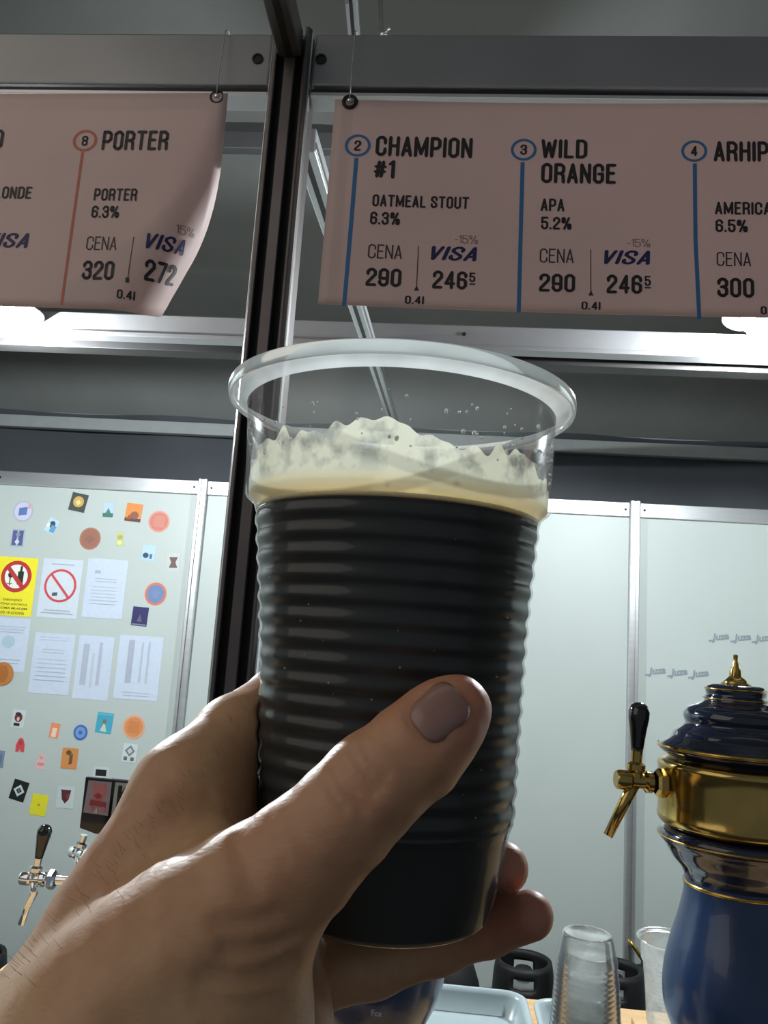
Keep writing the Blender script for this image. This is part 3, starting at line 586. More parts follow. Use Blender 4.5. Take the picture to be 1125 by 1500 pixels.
body_p = [(.0640, -.2740), (.0640, -.2850), (.0650, -.2950), (.0690, -.3120), (.0745, -.3320), (.0800, -.3480), (.0850, -.3670), (.0885, -.3850), (.0900, -.4020), (.0895, -.4220), (.0860, -.4380), (.0790, -.4550), (.0690, -.4750), (.0620, -.4950), (.0600, -.5150), (.0640, -.5400), (.0760, -.5650), (.0900, -.5850), (.0950, -.6000), (.0950, -.6180), (0, -.6180)]
def dens(p, k=3):
    out = []
    for i in range(len(p)-1):
        for j in range(k): f_ = j/k; out.append((p[i][0]*(1-f_)+p[i+1][0]*f_, p[i][1]*(1-f_)+p[i+1][1]*f_))
    return out+[p[-1]]
def smoothp(p, it=2):
    for _ in range(it):
        q = [p[0]]
        for i in range(len(p)-1):
            a, b = p[i], p[i+1]; q += [(.75*a[0]+.25*b[0], .75*a[1]+.25*b[1]), (.25*a[0]+.75*b[0], .25*a[1]+.75*b[1])]
        p = q+[p[-1]]
    return p
def tower(X, Y, lab, tapz=-.157):
    t = thing('tap_tower', lab, 'beer tower', (X, Y, CZ), group='blue and gold tap towers')
    c = (X, Y, EYE)
    MB().lathe(smoothp(cap_p, 1), c, 96).out('ceramic_cap', navy, t, True, label='dark navy glazed stepped cap')
    MB().lathe(smoothp(band_p, 1), c, 96).out('brass_band', brass, t, True, label='wide polished brass band')
    MB().lathe(smoothp(neck_p, 1), c, 96).out('ceramic_neck', navy, t, True)
    MB().lathe(smoothp(body_p, 1), c, 96).out('ceramic_body', blueg, t, True, label='blue glazed vase body')
    for r, z, w_ in ((.0380, -.0335, .0012), (.0400, -.0462, .0009), (.0972, -.1115, .0022), (.0640, -.2795, .0024), (.0965, -.2235, .0014)):
        MB().lathe([(r, z-w_), (r+.0007+w_*.4, z-w_*.5), (r+.0007+w_*.4, z+w_*.5), (r, z+w_)], c, 96).out('gold_line', goldl, t, True)
    MB().lathe([(0, -.028), (.020, -.027), (.013, -.021), (.008, -.016), (.0075, -.008), (.0045, -.004), (.0042, .001), (.0030, .003), (.0030, .012), (0, .013)], c, 20).out('finial', brass, t, True)
    tc_ = (X-.098-.036, Y-.02, EYE+tapz)
    tap(t, tc_, brass, lean=(.04, 0, 1), shank_to=(.98, .12, -.03), L=.050, s=.86, spout=((0, 0), (-.014, -.028), (-.040, -.082)))
    return t
tower(TX, TY, 'blue and gold ceramic tap tower on the right of the counter')
t3 = tower(-.062, TY, 'blue and gold ceramic tap tower behind the held cup')
c = P(552, 1484, TY-.094); V, Fc = text_mesh('Fox', .02)
obj('lettering', [(c[0]+(x-.5)*.013, TY-.0945, c[2]+(y-.5)*.007) for x, y in V], Fc, ink(150, 160, 190), t3)
# chrome taps at the left
lt_ = thing('chrome_tap_column', 'chrome tap column with two faucets left of the hand', 'beer tower', (-.55, 1.50, CZ))
zc = P(50, 1287, 1.50)[2]
MB().lathe([(0, 0), (.06, 0), (.06, .008), (.032, .02), (.030, .06), (.030, zc-CZ+.05), (.026, zc-CZ+.062), (0, zc-CZ+.066)], (-.55, 1.50, CZ), 32).out('column', chrome, lt_, True)
pa = P(50, 1287, 1.50); pb2 = P(116, 1250, 1.66)
tap(lt_, tuple(pa), chrome, lean=(.10, 0, 1), shank_to=(1, .06, .02), L=.17, s=.84, spout=((0, 0), (.004, -.030), (-.008, -.060), (-.016, -.095)))
tap(lt_, tuple(pb2), chrome, lean=(.16, 0, 1), shank_to=(.95, -.55, 0), L=.17, s=.84, spout=((0, 0), (.004, -.030), (-.008, -.060), (-.016, -.095)), handle=False)
# badge on the second tap
Yb = 1.66
bd = thing('tap_badge', 'black two-panel tap badge with a pink figure beside the hand', 'badge', tuple(P(150, 1235, Yb)))
def ppoly(pts, Yp): return [(P(x, y, Yp)[0], P(x, y, Yp)[2]) for x, y in pts]
bevel(slab('badge_board', ppoly([(118, 1212), (127, 1137), (223, 1146), (219, 1190), (200, 1226), (142, 1221)], Yb), blackpl, bd, Yb-.006, .012), .002)
slab('picture_panel', ppoly([(124, 1189), (132, 1142), (166, 1145), (160, 1194)], Yb), ink(150, 138, 150), bd, Yb-.0072, .001)
slab('letter_panel', ppoly([(165, 1194), (171, 1145), (217, 1149), (212, 1198)], Yb), ink(150, 160, 160), bd, Yb-.0072, .001)
pk = ink(186, 112, 116); pd = ink(150, 60, 66)
for bi, (shp, x, y, w_, h_, mm) in enumerate((('o', 148, 1160, 20, 24, pk), ('t', 141, 1149, 5, 9, pk), ('t', 156, 1150, 5, 9, pk), ('r', 146, 1176, 24, 7, pd), ('d', 146, 1165, 12, 8, pd), ('t', 144, 1185, 6, 9, ink(196, 170, 150)), ('o', 136, 1182, 6, 7, pk), ('o', 154, 1184, 6, 7, pk))):
    c = P(x, y, Yb); slab('print', shape_uv(c, shp, 0, 0, w_*1.66/F, h_*1.66/F, radians(-5)), mm, bd, Yb-.0076-.0004*bi, .0004)
V, Fc = text_mesh('K', .06); c = P(184, 1168, Yb)
obj('lettering', [(c[0]+(x-.5)*.030, Yb-.0075, c[2]+(y-.5)*.048) for x, y in V], Fc, ink(14, 16, 16), bd)
MB().tube([P(150, 1222, Yb), P(141, 1245, Yb)], .008, 14).out('ferrule', chrome, bd, True)

# ================================================================== THINGS ON THE COUNTER
cup_clear = bpy.data.materials.new('clear_cup_plastic'); cup_clear.use_nodes = True
def clear_mat(m_, tint=(.97, .985, .98), white=.05, rough=.09, gl=.5, ior=1.5, tl=.5):
    nt = m_.node_tree; N = nt.nodes; L = nt.links; N.remove(N['Principled BSDF'])
    tr = N.new('ShaderNodeBsdfTransparent'); tr.inputs[0].default_value = (*tint, 1)
    df = N.new('ShaderNodeBsdfDiffuse'); df.inputs[0].default_value = (.85, .88, .88, 1)
    tl_ = N.new('ShaderNodeBsdfTranslucent'); tl_.inputs[0].default_value = (.85, .88, .88, 1)
    ad = N.new('ShaderNodeMixShader'); ad.inputs[0].default_value = tl; L.new(df.outputs[0], ad.inputs[1]); L.new(tl_.outputs[0], ad.inputs[2])
    m1 = N.new('ShaderNodeMixShader'); L.new(tr.outputs[0], m1.inputs[1]); L.new(ad.outputs[0], m1.inputs[2])
    nz = N.new('ShaderNodeTexNoise'); nz.inputs['Scale'].default_value = 60; mr = N.new('ShaderNodeMapRange'); mr.inputs['To Min'].default_value = white*.6; mr.inputs['To Max'].default_value = white*1.4
    tc = N.new('ShaderNodeTexCoord'); L.new(tc.outputs['Object'], nz.inputs[0]); L.new(nz.outputs[0], mr.inputs[0]); L.new(mr.outputs[0], m1.inputs[0])
    gb = N.new('ShaderNodeBsdfGlossy'); gb.inputs['Roughness'].default_value = rough; fr_ = N.new('ShaderNodeFresnel'); fr_.inputs[0].default_value = ior
    mm = N.new('ShaderNodeMath'); mm.operation = 'MULTIPLY'; mm.inputs[1].default_value = gl; L.new(fr_.outputs[0], mm.inputs[0])
    m2 = N.new('ShaderNodeMixShader'); L.new(mm.outputs[0], m2.inputs[0]); L.new(m1.outputs[0], m2.inputs[1]); L.new(gb.outputs[0], m2.inputs[2])
    L.new(m2.outputs[0], N['Material Output'].inputs[0]); return m_
clear_mat(cup_clear, white=.07)
cup_frost = clear_mat((lambda m_: (setattr(m_, 'use_nodes', True), m_)[1])(bpy.data.materials.new('frosty_cup_plastic')), white=.30, rough=.2, gl=.6)
rim_m = clear_mat((lambda m_: (setattr(m_, 'use_nodes', True), m_)[1])(bpy.data.materials.new('milky_rim_plastic')), tint=(.9, .93, .95), white=.85, rough=.1, ior=1.5, tl=.75)
def rib(z, z0, z1, n, amp):
    if z < z0 or z > z1: return 0
    t = (z-z0)/(z1-z0)*n; return amp*(sin(pi*t)**2-.5)
def cup_r(z):                       # outer radius of the held cup by height (rim centre at .070)
    pts = [(-.0695, .0262), (-.0682, .0279), (-.0640, .0292), (-.058, .0306), (-.047, .0328), (-.0445, .0338), (-.0355, .0344), (-.0087, .0360), (.007, .0371), (.0335, .0398), (.0355, .0405), (.0375, .0428), (.060, .0438), (.064, .0441)]
    return float(np.interp(z, [p[0] for p in pts], [p[1] for p in pts])) + rib(z, -.0445, .0330, 15, .0006)
CXY = (0.0, .220)
def cup_ax(z): return -.0134-.025*z
def cup_profile(z0, z1, n): return [(cup_r(z0+(z1-z0)*i/n), z0+(z1-z0)*i/n) for i in range(n+1)]
RIMP = [(.0441, .0635), (.0452, .0650), (.0475, .0658), (.0484, .0664), (.0490, .0676), (.0494, .0688), (.0497, .0670), (.0493, .0650), (.0487, .0648), (.0483, .0658)]
# stack of upside-down clear cups, one thing each
def small_cup(inv, x, y, z, lab, group, m=cup_frost):
    s = 1.0
    t = thing('plastic_cup', lab, 'cup', (x, y, z), group=group)
    pr_ = [(0, -.0687), (.024, -.0690)]+cup_profile(-.0695, .064, 90)+RIMP
    pr_ = [(r, h*1.045+.0727) for r, h in pr_]
    if inv: pr_ = [(r, .145-h) for r, h in pr_]
    o = MB().lathe(pr_, (x, y, z), 40).out('cup_wall', m, t, True)
    return t
sx_, sy_ = .1835, .97
for i in range(9):
    lab = 'clear plastic cup, topmost of the upside-down stack' if i == 8 else ('clear plastic cup at the foot of the upside-down stack' if i == 0 else 'clear plastic cup, %s from the top of the upside-down stack' % ['', 'eighth', 'seventh', 'sixth', 'fifth', 'fourth', 'third', 'second'][i if i < 8 else 0])
    small_cup(True, sx_+.0012*sin(i*2.1), sy_+.001*cos(i*1.7), CZ+.0005+i*.0205, lab, 'nested upside-down cups')
bx_ = P(975, 1490, 1.30)
wbk = MB().box((.395, 1.33, CZ+.029), (.125, .12, .056)).out('wooden_block', wood); bevel(wbk, .002); tag(wbk, 'small light wooden block at the foot of the right tap tower', 'block')
small_cup(False, .372, 1.315, CZ+.0575, 'clear cup standing upright on the wooden block beside the tap tower', 'upright cups', cup_frost)
def tray(x0, x1, y0, y1, lab):
    t = thing('serving_tray', lab, 'tray', ((x0+x1)/2, (y0+y1)/2, CZ))
    def rr(ins, z, r=.035, n=8):
        X0, X1, Y0, Y1 = x0+ins, x1-ins, y0+ins, y1-ins; r = max(r-ins*.6, .008); out = []
        for cx_, cy_, a0 in ((X1-r, Y1-r, 0), (X0+r, Y1-r, pi/2), (X0+r, Y0+r, pi), (X1-r, Y0+r, 1.5*pi)):
            for k in range(n+1): a = a0+pi/2*k/n; out.append((cx_+r*cos(a), cy_+r*sin(a), z))
        return out
    loops = [rr(.018, CZ+.001), rr(.016, CZ+.004), rr(.003, CZ+.033), rr(.0, CZ+.036), rr(.0, CZ+.040), rr(.003, CZ+.0415), rr(.008, CZ+.040), rr(.012, CZ+.034), rr(.022, CZ+.007), rr(.028, CZ+.005)]
    n = len(loops[0]); V = [p for l_ in loops for p in l_]; Fc = []
    for i in range(len(loops)-1):
        for k in range(n): Fc.append((i*n+k, i*n+(k+1) % n, (i+1)*n+(k+1) % n, (i+1)*n+k))
    Fc.append(tuple(range(n))[::-1]); Fc.append(tuple((len(loops)-1)*n+k for k in range(n)))
    obj('tray_shell', V, Fc, traym, t, True); return t
tray(-.22, P(778, 1468, 1.40)[0], 1.225, 1.485, 'grey-blue plastic tray behind the middle tap tower')
tray(P(791, 1475, 1.36)[0], .322, 1.215, 1.47, 'grey-blue plastic tray behind the stack of clear cups')

# ================================================================== KEGS AND GEAR BY THE BACK WALL
def keg(x, y, ztop, r, lab, rot=0):
    t = thing('beer_keg', lab, 'keg', (x, y, 0), group='kegs along the back wall')
    MB().lathe([(0, .0), (r*.9, 0), (r*.95, .02), (r*.95, .04), (r, .06), (r, ztop-.14), (r*.92, ztop-.10), (r*.6, ztop-.07), (0, ztop-.065)], (x, y, 0), 40).out('keg_barrel', keg_steel, t, True)
    # rubber collar with two hand holes
    n, m_ = 48, 8; V = []; Fc = []; z0, z1 = ztop-.15, ztop
    for i in range(n):
        a = 2*pi*i/n+rot
        for j in range(m_+1):
            f_ = j/m_; z = z0+(z1-z0)*f_; rr_ = r*1.02*(1-.10*f_**3); V.append((x+rr_*cos(a), y+rr_*sin(a), z))
    for i in range(n):
        for j in range(m_):
            hole = j in (4, 5) and (i % (n//2)) in range(9, 15) 
            if hole: continue
            i2 = (i+1) % n; Fc.append((i*(m_+1)+j, i2*(m_+1)+j, i2*(m_+1)+j+1, i*(m_+1)+j+1))
    o = obj('rubber_collar', V, Fc, blackrub, t, True); s = o.modifiers.new('s', 'SOLIDIFY'); s.thickness = .016; s.offset = -1
    MB().lathe([(0, ztop-.03), (.03, ztop-.03), (.035, ztop-.04), (.035, ztop-.09), (0, ztop-.09)], (x, y, 0), 20).out('valve_cap', blackrub, t, True)
    return t
k1 = P(767, 1420, 3.38); keg(k1[0], 3.38, .45, .118, 'black-collared keg standing below the middle of the back wall', pi-.1)
k2 = P(904, 1425, 3.25); keg(k2[0]-.01, 3.25, .50, .112, 'black-collared keg behind the stack of clear cups', pi-.25)
k3 = P(-34, 1395, 3.25); keg(k3[0], 3.25, float(k3[2]), .118, 'black-collared keg at the far left behind the arm', 0)
b = P(676, 1400, 3.15)
bag = thing('black_bag', 'black rounded bag by the back wall left of the keg', 'bag', (b[0], 3.15, 0))
MB().lathe([(0, 0), (.12, 0), (.135, .03), (.135, .20), (.128, .36), (.112, .44), (.090, .50), (.06, .535), (.0, .55)], (b[0]-.045, 3.15, 0), 28).out('bag_body', blackrub, bag, True)
MB().tube([(b[0]-.10, 3.15, .53), (b[0]-.09, 3.13, .60), (b[0]-.01, 3.13, .60), (b[0], 3.15, .53)], .012, 10).out('carry_strap', blackrub, bag, True)
g = P(948, 1400, 3.40)
cp = thing('keg_coupler', 'black keg coupler with a brass probe hanging right of the keg', 'coupler', tuple(g))
gz = g[2]
hy = 3.48
MB().tube([(g[0]-.055, hy, gz+.03), (g[0]+.01, hy, gz-.05)], .009, 10).out('probe', brass, cp, True)
MB().sphere((g[0]+.0, hy, gz-.115), .05, 16, (1, .7, 1.1)).out('coupler_head', blackrub, cp, True)
MB().tube([(g[0]+.01, hy, gz-.05), (g[0]+.035, hy, gz-.11), (g[0]+.03, hy, gz-.20), (g[0]+.06, hy, gz-.32), (g[0]+.06, hy, gz-.60), (g[0]+.05, hy, .02)], .016, 12).out('hose', blackrub, cp, True)
MB().sphere((g[0]+.04, hy, gz-.225), .034, 12, (1.2, .8, 1)).out('hose_clamp', blackrub, cp, True)
MB().lathe([(0, 0), (.008, 0), (.008, .02), (.014, .024), (0, .03)], (g[0]-.02, BW-.0, gz-.02), 12, (0, -1, 0)).tube([(g[0]-.02, BW-.02, gz-.02), (g[0]-.02, hy-.0, gz-.02)], .004).out('wall_hook', chrome, cp, True)

# ================================================================== HELD CUP
hc = thing('beer_cup', 'ribbed clear plastic cup of dark stout held in the hand', 'cup', (cup_ax(-.0695), .22, EYE-.0695))
def lathe_cup(prof, n=160, rs=1.0, dr=0.0):
    V = []; Fc = []
    for r, z in prof:
        for k in range(n):
            t = 2*pi*k/n; V.append((cup_ax(z)+(r+dr)*cos(t), .22+(r+dr)*sin(t), EYE+z))
    for i in range(len(prof)-1):
        for k in range(n): k2 = (k+1) % n; Fc.append((i*n+k, i*n+k2, (i+1)*n+k2, (i+1)*n+k))
    return V, Fc
V, Fc = lathe_cup([(.0, -.0680), (.022, -.0685)]+cup_profile(-.0695, .0635, 330))
obj('cup_wall', V, Fc, cup_clear, hc, True)
V, Fc = lathe_cup(smoothp(RIMP, 2)); o = obj('cup_rim', V, Fc, rim_m, hc, True, label='thick milky rolled rim'); 
beer_m = mat('dark_stout', (.0045, .0042, .0046), .45, noise=.3, nscale=30, coat=0, spec=.4)
foam_m = mat('beer_foam', (.90, .84, .62), .55, noise=.25, nscale=160, col2=(.82, .72, .46), bump=.3, bscale=900, sss=.6)
LZ = .0335
V, Fc = lathe_cup([(.0, -.0670), (.020, -.0673)]+[(cup_r(z)-.0006, z) for z in np.linspace(-.0682, LZ, 260)]+[(.02, LZ), (0, LZ)])
obj('stout', V, Fc, beer_m, hc, True)
V, Fc = lathe_cup([(.0, LZ+.0002)]+[(cup_r(z)-.0007, z) for z in np.linspace(LZ+.0003, .0346, 4)]+[(.030, .0349), (.015, .0347), (0, .0348)])
obj('foam_head', V, Fc, foam_m, hc, True)
# foam left on the wall: thin film with a ragged upper edge and holes
nth, nh = 420, 46
ph = rng.uniform(0, 2*pi, 40)
def hgt(t):
    q = .0112 + .0016*sin(3*t+1) + .0016*sin(7*t+.3)
    for k in range(8, 34): q += .0016/k**.6*sin(round(k*1.7)*t+ph[k])
    front = .5-.5*sin(t)                         # 1 towards the viewer
    side = abs(cos(t))
    q *= .55+.45*min(1, 1.5*front)
    q *= 1-.45*max(0, side-.72)/.28
    return max(q, .001)
V = []; Fc = []
for i in range(nth):
    t = 2*pi*i/nth; H = hgt(t)
    for j in range(nh+1):
        z = .0345+(H+.003)*j/nh; r = cup_r(z)-.0009; V.append((cup_ax(z)+r*cos(t), .22+r*sin(t), EYE+z))
for i in range(nth):
    i2 = (i+1) % nth; t = 2*pi*i/nth; H = hgt(t)
    for j in range(nh):
        f_ = j/nh
        if False: nv = sin(t*23+f_*9+ph[1])*sin(t*37-f_*17+ph[2])+.6*sin(t*71+f_*31+ph[3])*sin(f_*25+t*13+ph[4])
        Fc.append((i*(nh+1)+j, i2*(nh+1)+j, i2*(nh+1)+j+1, i*(nh+1)+j+1))
film = bpy.data.materials.new('foam_film'); film.use_nodes = True
nt = film.node_tree; N = nt.nodes; L = nt.links; pb = N['Principled BSDF']; pb.inputs['Base Color'].default_value = (.80, .80, .66, 1); pb.inputs['Roughness'].default_value = .5
nz = N.new('ShaderNodeTexNoise'); nz.inputs['Scale'].default_value = 130; nz.inputs['Detail'].default_value = 6; tc = N.new('ShaderNodeTexCoord'); L.new(tc.outputs['Object'], nz.inputs[0])
rp = N.new('ShaderNodeValToRGB'); rp.color_ramp.elements[0].position = .34; rp.color_ramp.elements[0].color = (.25, .25, .25, 1); rp.color_ramp.elements[1].position = .52; rp.color_ramp.elements[1].color = (.96, .96, .96, 1)
L.new(nz.outputs[0], rp.inputs[0])
tr = N.new('ShaderNodeBsdfTranslucent'); tr.inputs[0].default_value = (.92, .92, .78, 1)
mx = N.new('ShaderNodeMixShader'); mx.inputs[0].default_value = .6; L.new(pb.outputs[0], mx.inputs[1]); L.new(tr.outputs[0], mx.inputs[2])
tp = N.new('ShaderNodeBsdfTransparent'); mx2 = N.new('ShaderNodeMixShader'); L.new(rp.outputs[0], mx2.inputs[0]); L.new(tp.outputs[0], mx2.inputs[1]); L.new(mx.outputs[0], mx2.inputs[2]); L.new(mx2.outputs[0], N['Material Output'].inputs[0])
sx = N.new('ShaderNodeSeparateXYZ'); L.new(tc.outputs['Object'], sx.inputs[0])
mrz = N.new('ShaderNodeMapRange'); mrz.inputs['From Min'].default_value = EYE+.0385; mrz.inputs['From Max'].default_value = EYE+.046; mrz.inputs['To Min'].default_value = 1; mrz.inputs['To Max'].default_value = 0; L.new(sx.outputs[2], mrz.inputs[0])
mxx = N.new('ShaderNodeMath'); mxx.operation = 'MAXIMUM'; L.new(rp.outputs[0], mxx.inputs[0]); L.new(mrz.outputs[0], mxx.inputs[1]); L.new(mxx.outputs[0], mx2.inputs[0])
mrc = N.new('ShaderNodeMapRange'); mrc.inputs['From Min'].default_value = EYE+.0345; mrc.inputs['From Max'].default_value = EYE+.040; L.new(sx.outputs[2], mrc.inputs[0])
cm = N.new('ShaderNodeMixRGB'); cm.inputs[1].default_value = (.88, .66, .30, 1); cm.inputs[2].default_value = (.94, .93, .78, 1); L.new(mrc.outputs[0], cm.inputs[0]); L.new(cm.outputs[0], tr.inputs[0]); L.new(cm.outputs[0], pb.inputs['Base Color'])
obj('foam_film', V, Fc, film, hc, True, kind='stuff')
# droplets inside the rim wall
m = MB()
for k in range(120):
    t = rng.uniform(0, 2*pi); z = rng.uniform(.044, .060); r = cup_r(z)-.0006
    m.sphere((cup_ax(z)+r*cos(t), .22+r*sin(t), EYE+z), rng.uniform(.00018, .0006), 8, (1, 1, rng.uniform(.8, 1.5)))
drop_m = mat('droplets', (.8, .85, .85), .05, trans=.7, noise=.02, ior=1.33)
m.out('droplets', drop_m, hc, True, kind='stuff')
m = MB()
for k in range(90):
    t = rng.uniform(0, 2*pi); z = rng.uniform(-.04, .03); r = cup_r(z)
    m.sphere((cup_ax(z)+r*cos(t), .22+r*sin(t), EYE+z), rng.uniform(.00012, .0003), 8)
m.out('condensation', drop_m, hc, True, kind='stuff')
# ================================================================== HAND (one continuous surface grown from blended bone capsules)
def ppos(q): return P(q[0], q[1], q[2])
def seg(pts, ax, ay, az, A, B, ra, rb):
    A = np.asarray(A, np.float32); B = np.asarray(B, np.float32); d = B-A; L2 = float(d@d)+1e-12
    t = np.clip(((ax-A[0])*d[0]+(ay-A[1])*d[1]+(az-A[2])*d[2])/L2, 0, 1)
    return np.sqrt((ax-A[0]-t*d[0])**2+(ay-A[1]-t*d[1])**2+(az-A[2]-t*d[2])**2) - (ra+(rb-ra)*t)
def smin(a, b, k):
    h = np.clip(.5+.5*(b-a)/k, 0, 1); return b*(1-h)+a*h-k*h*(1-h)
# (x, y of the photograph, depth Y, radius)
THUMB = [(672, 1036, .1735, .0068), (648, 1060, .1722, .0088), (610, 1100, .1700, .0098), (548, 1150, .1680, .0103), (500, 1200, .1670, .0105), (440, 1258, .1670, .0116), (375, 1315, .1680, .0140), (300, 1395, .1680, .0175), (200, 1500, .1640, .0200)]
INDEX = [(276, 1166, .2020, .0130), (345, 1082, .2190, .0114), (412, 1030, .2420, .0108), (470, 1000, .2680, .0092), (560, 1020, .2740, .0086), (630, 1040, .2660, .0078)]
MIDDLE = [(300, 1215, .2080, .0118), (380, 1160, .2420, .0100), (445, 1150, .2680, .0092), (560, 1140, .2720, .0086), (650, 1150, .2640, .0080), (700, 1168, .2480, .0072)]
RING = [(335, 1300, .2180, .0118), (410, 1270, .2420, .0100), (480, 1262, .2640, .0090), (590, 1258, .2680, .0084), (690, 1262, .2540, .0080), (737, 1271, .2350, .0070)]
PINKY = [(385, 1410, .2150, .0120), (450, 1425, .2330, .0105), (545, 1408, .2400, .0092), (640, 1382, .2400, .0078), (715, 1358, .2340, .0071), (776, 1341, .2240, .0062)]
PALM = [((276, 1166, .202, .0133), (172, 1372, .190, .0152)), ((172, 1372, .190, .0152), (92, 1538, .178, .0165)), ((92, 1538, .178, .0165), (-20, 1740, .160, .0200)),
        ((300, 1215, .208, .012), (205, 1420, .190, .018)), ((205, 1420, .190, .018), (115, 1580, .180, .019)),
        ((335, 1300, .216, .013), (260, 1440, .200, .018)), ((260, 1440, .200, .018), (160, 1600, .186, .019)),
        ((385, 1410, .214, .0135), (365, 1500, .200, .018)), ((365, 1500, .200, .018), (250, 1660, .184, .020)),
        ((300, 1395, .168, .0175), (200, 1500, .164, .020)), ((200, 1500, .164, .020), (90, 1680, .158, .022)),
        ((322, 1420, .168, .0160), (312, 1520, .166, .0175)), ((312, 1520, .166, .0175), (200, 1660, .164, .022)),
        ((285, 1215, .201, .0095), (338, 1292, .184, .0080)), ((225, 1275, .193, .011), (290, 1360, .180, .012)), ((185, 1385, .186, .012), (240, 1440, .172, .015)),
        ((130, 1620, .172, .029), (-90, 1990, .140, .034))]
def hand_base(p):
    ax, ay, az = p[:, 0], p[:, 1], p[:, 2]
    def chain(c, k):
        d = None
        for a, b in zip(c[:-1], c[1:]):
            q = seg(None, ax, ay, az, ppos(a), ppos(b), a[3], b[3]); d = q if d is None else smin(d, q, k)
        return d
    palm = None
    for a, b in PALM:
        q = seg(None, ax, ay, az, ppos(a), ppos(b), a[3], b[3]); palm = q if palm is None else smin(palm, q, .009)
    d = smin(palm, chain(THUMB, .003), .0065)
    f = chain(INDEX, .003)
    for c in (MIDDLE, RING, PINKY): f = smin(f, chain(c, .003), .0012)
    d = smin(d, f, .007)
    return d
_z = np.linspace(-.09, .08, 400); _r = np.array([cup_r(z) for z in _z]); 
def cup_sdf(p):
    z = p[:, 2]-EYE; R = np.interp(z, _z, _r); x = p[:, 0]-(-.0134-.025*z); y = p[:, 1]-.22
    d = np.sqrt(x*x+y*y)-R
    return np.maximum(d, np.maximum(-.0697-z, z-.075))
def march(x, y, fn=hand_base, d0=.10, d1=.32):
    ds = np.linspace(d0, d1, 440); dr = fw + rt*((x-562.5)/F) + up*((750-y)/F); pts = CAM+dr[None]*ds[:, None]
    v = fn(pts.astype(np.float32)); i = int(np.argmax(v < 0))
    if v[i] >= 0: return None
    t = v[i-1]/(v[i-1]-v[i]); return CAM+dr*(ds[i-1]+(ds[i]-ds[i-1])*t)
# creases: polylines drawn on the skin, (points, width, depth)
CREASE = [
 ([(497, 1112), (508, 1132), (527, 1152), (545, 1163)], .0011, .0009), ([(512, 1104), (527, 1122), (543, 1142), (556, 1150)], .0012, .0010), ([(486, 1122), (498, 1144), (516, 1168), (533, 1184)], .0010, .0007),
 ([(530, 1098), (548, 1116), (566, 1135)], .0010, .0006), ([(476, 1140), (490, 1166), (505, 1184)], .0009, .0004),
 ([(330, 1392), (365, 1392), (400, 1386), (432, 1372)], .0014, .0008), ([(300, 1430), (350, 1436), (395, 1428), (425, 1410)], .0018, .0012), ([(320, 1352), (360, 1350), (400, 1340)], .0014, .0005), ([(290, 1462), (340, 1470), (400, 1462)], .0016, .0005),
 ([(345, 1230), (362, 1262), (372, 1300)], .0022, .0004), ([(392, 1200), (408, 1232), (418, 1262)], .0014, .0003)]
NAILC = (643, 1044); 
cre = []
for pts, wd, dp in CREASE:
    q = [march(*a) for a in pts]; q = [a for a in q if a is not None]
    for a, b in zip(q[:-1], q[1:]): cre.append((a, b, wd, dp))
def nail_uv(u, v):       # nail frame in the photograph: u along the thumb (root to tip), v across
    ax_ = np.array([.76, -.65]); ay_ = np.array([.65, .76]); return NAILC[0]+ax_[0]*u+ay_[0]*v, NAILC[1]+ax_[1]*u+ay_[1]*v
def nail_out(t):         # outline: half length 46 px, half width 42 px
    c, s = cos(t), sin(t); e = .62
    return 41*math.copysign(abs(c)**e, c), 37*math.copysign(abs(s)**e, s)
fold = [march(*nail_uv(*nail_out(t))) for t in np.linspace(.6*pi, 1.55*pi, 22)]; fold = [a for a in fold if a is not None]
def hand_full(p):
    d = hand_base(p); ax, ay, az = p[:, 0], p[:, 1], p[:, 2]
    near = (np.abs(d) < .006) & (ay < .19)
    idx = np.nonzero(near)[0]
    if len(idx):
        q = p[idx]; e = np.zeros(len(idx), np.float32); X, Y, Z = q[:, 0], q[:, 1], q[:, 2]
        for a, b, wd, dp in cre:
            s_ = seg(None, X, Y, Z, a, b, 0, 0); e = np.maximum(e, 1.5*dp*np.exp(-(s_/wd)**2))
        g = np.zeros(len(idx), np.float32)
        for a, b in zip(fold[:-1], fold[1:]):
            s_ = seg(None, X, Y, Z, a, b, 0, 0); g = np.maximum(g, .0007*np.exp(-(s_/.0007)**2)); e = np.maximum(e, -.0005*np.exp(-((s_-.0016)/.0012)**2)*(s_ > .0008))
        e = np.where(g > .00005, np.maximum(e, g), e)
        # soft lumps: tendons, knuckle wrinkles, puckered skin
        e += .00012*np.sin(X*700+Z*300)*np.sin(Z*500-Y*400) + .00018*np.sin(X*300-Z*380+1)
        d = d.copy(); d[idx] += e
    return np.maximum(d, -(cup_sdf(p)-.0003))
def sparse_field(fn, lo, hi, h, c=6):
    n = ((np.array(hi)-np.array(lo))/(h*c)).astype(int)+1; nf = n*c
    gx = [lo[i]+h*c*(np.arange(n[i])+.5)-.5*h for i in range(3)]
    G = np.stack(np.meshgrid(*gx, indexing='ij'), -1).reshape(-1, 3).astype(np.float32)
    cv = fn(G).reshape(n); act = np.abs(cv) < h*c*1.15+.002
    F_ = np.repeat(np.repeat(np.repeat(cv, c, 0), c, 1), c, 2).astype(np.float32)
    I = np.argwhere(act); o = np.stack(np.meshgrid(*[np.arange(c)]*3, indexing='ij'), -1).reshape(-1, 3)
    for s in range(0, len(I), 4000):
        ii = (I[s:s+4000, None, :]*c+o[None]).reshape(-1, 3); pts = (np.array(lo)+ii*h).astype(np.float32)
        F_[ii[:, 0], ii[:, 1], ii[:, 2]] = fn(pts)
    return F_
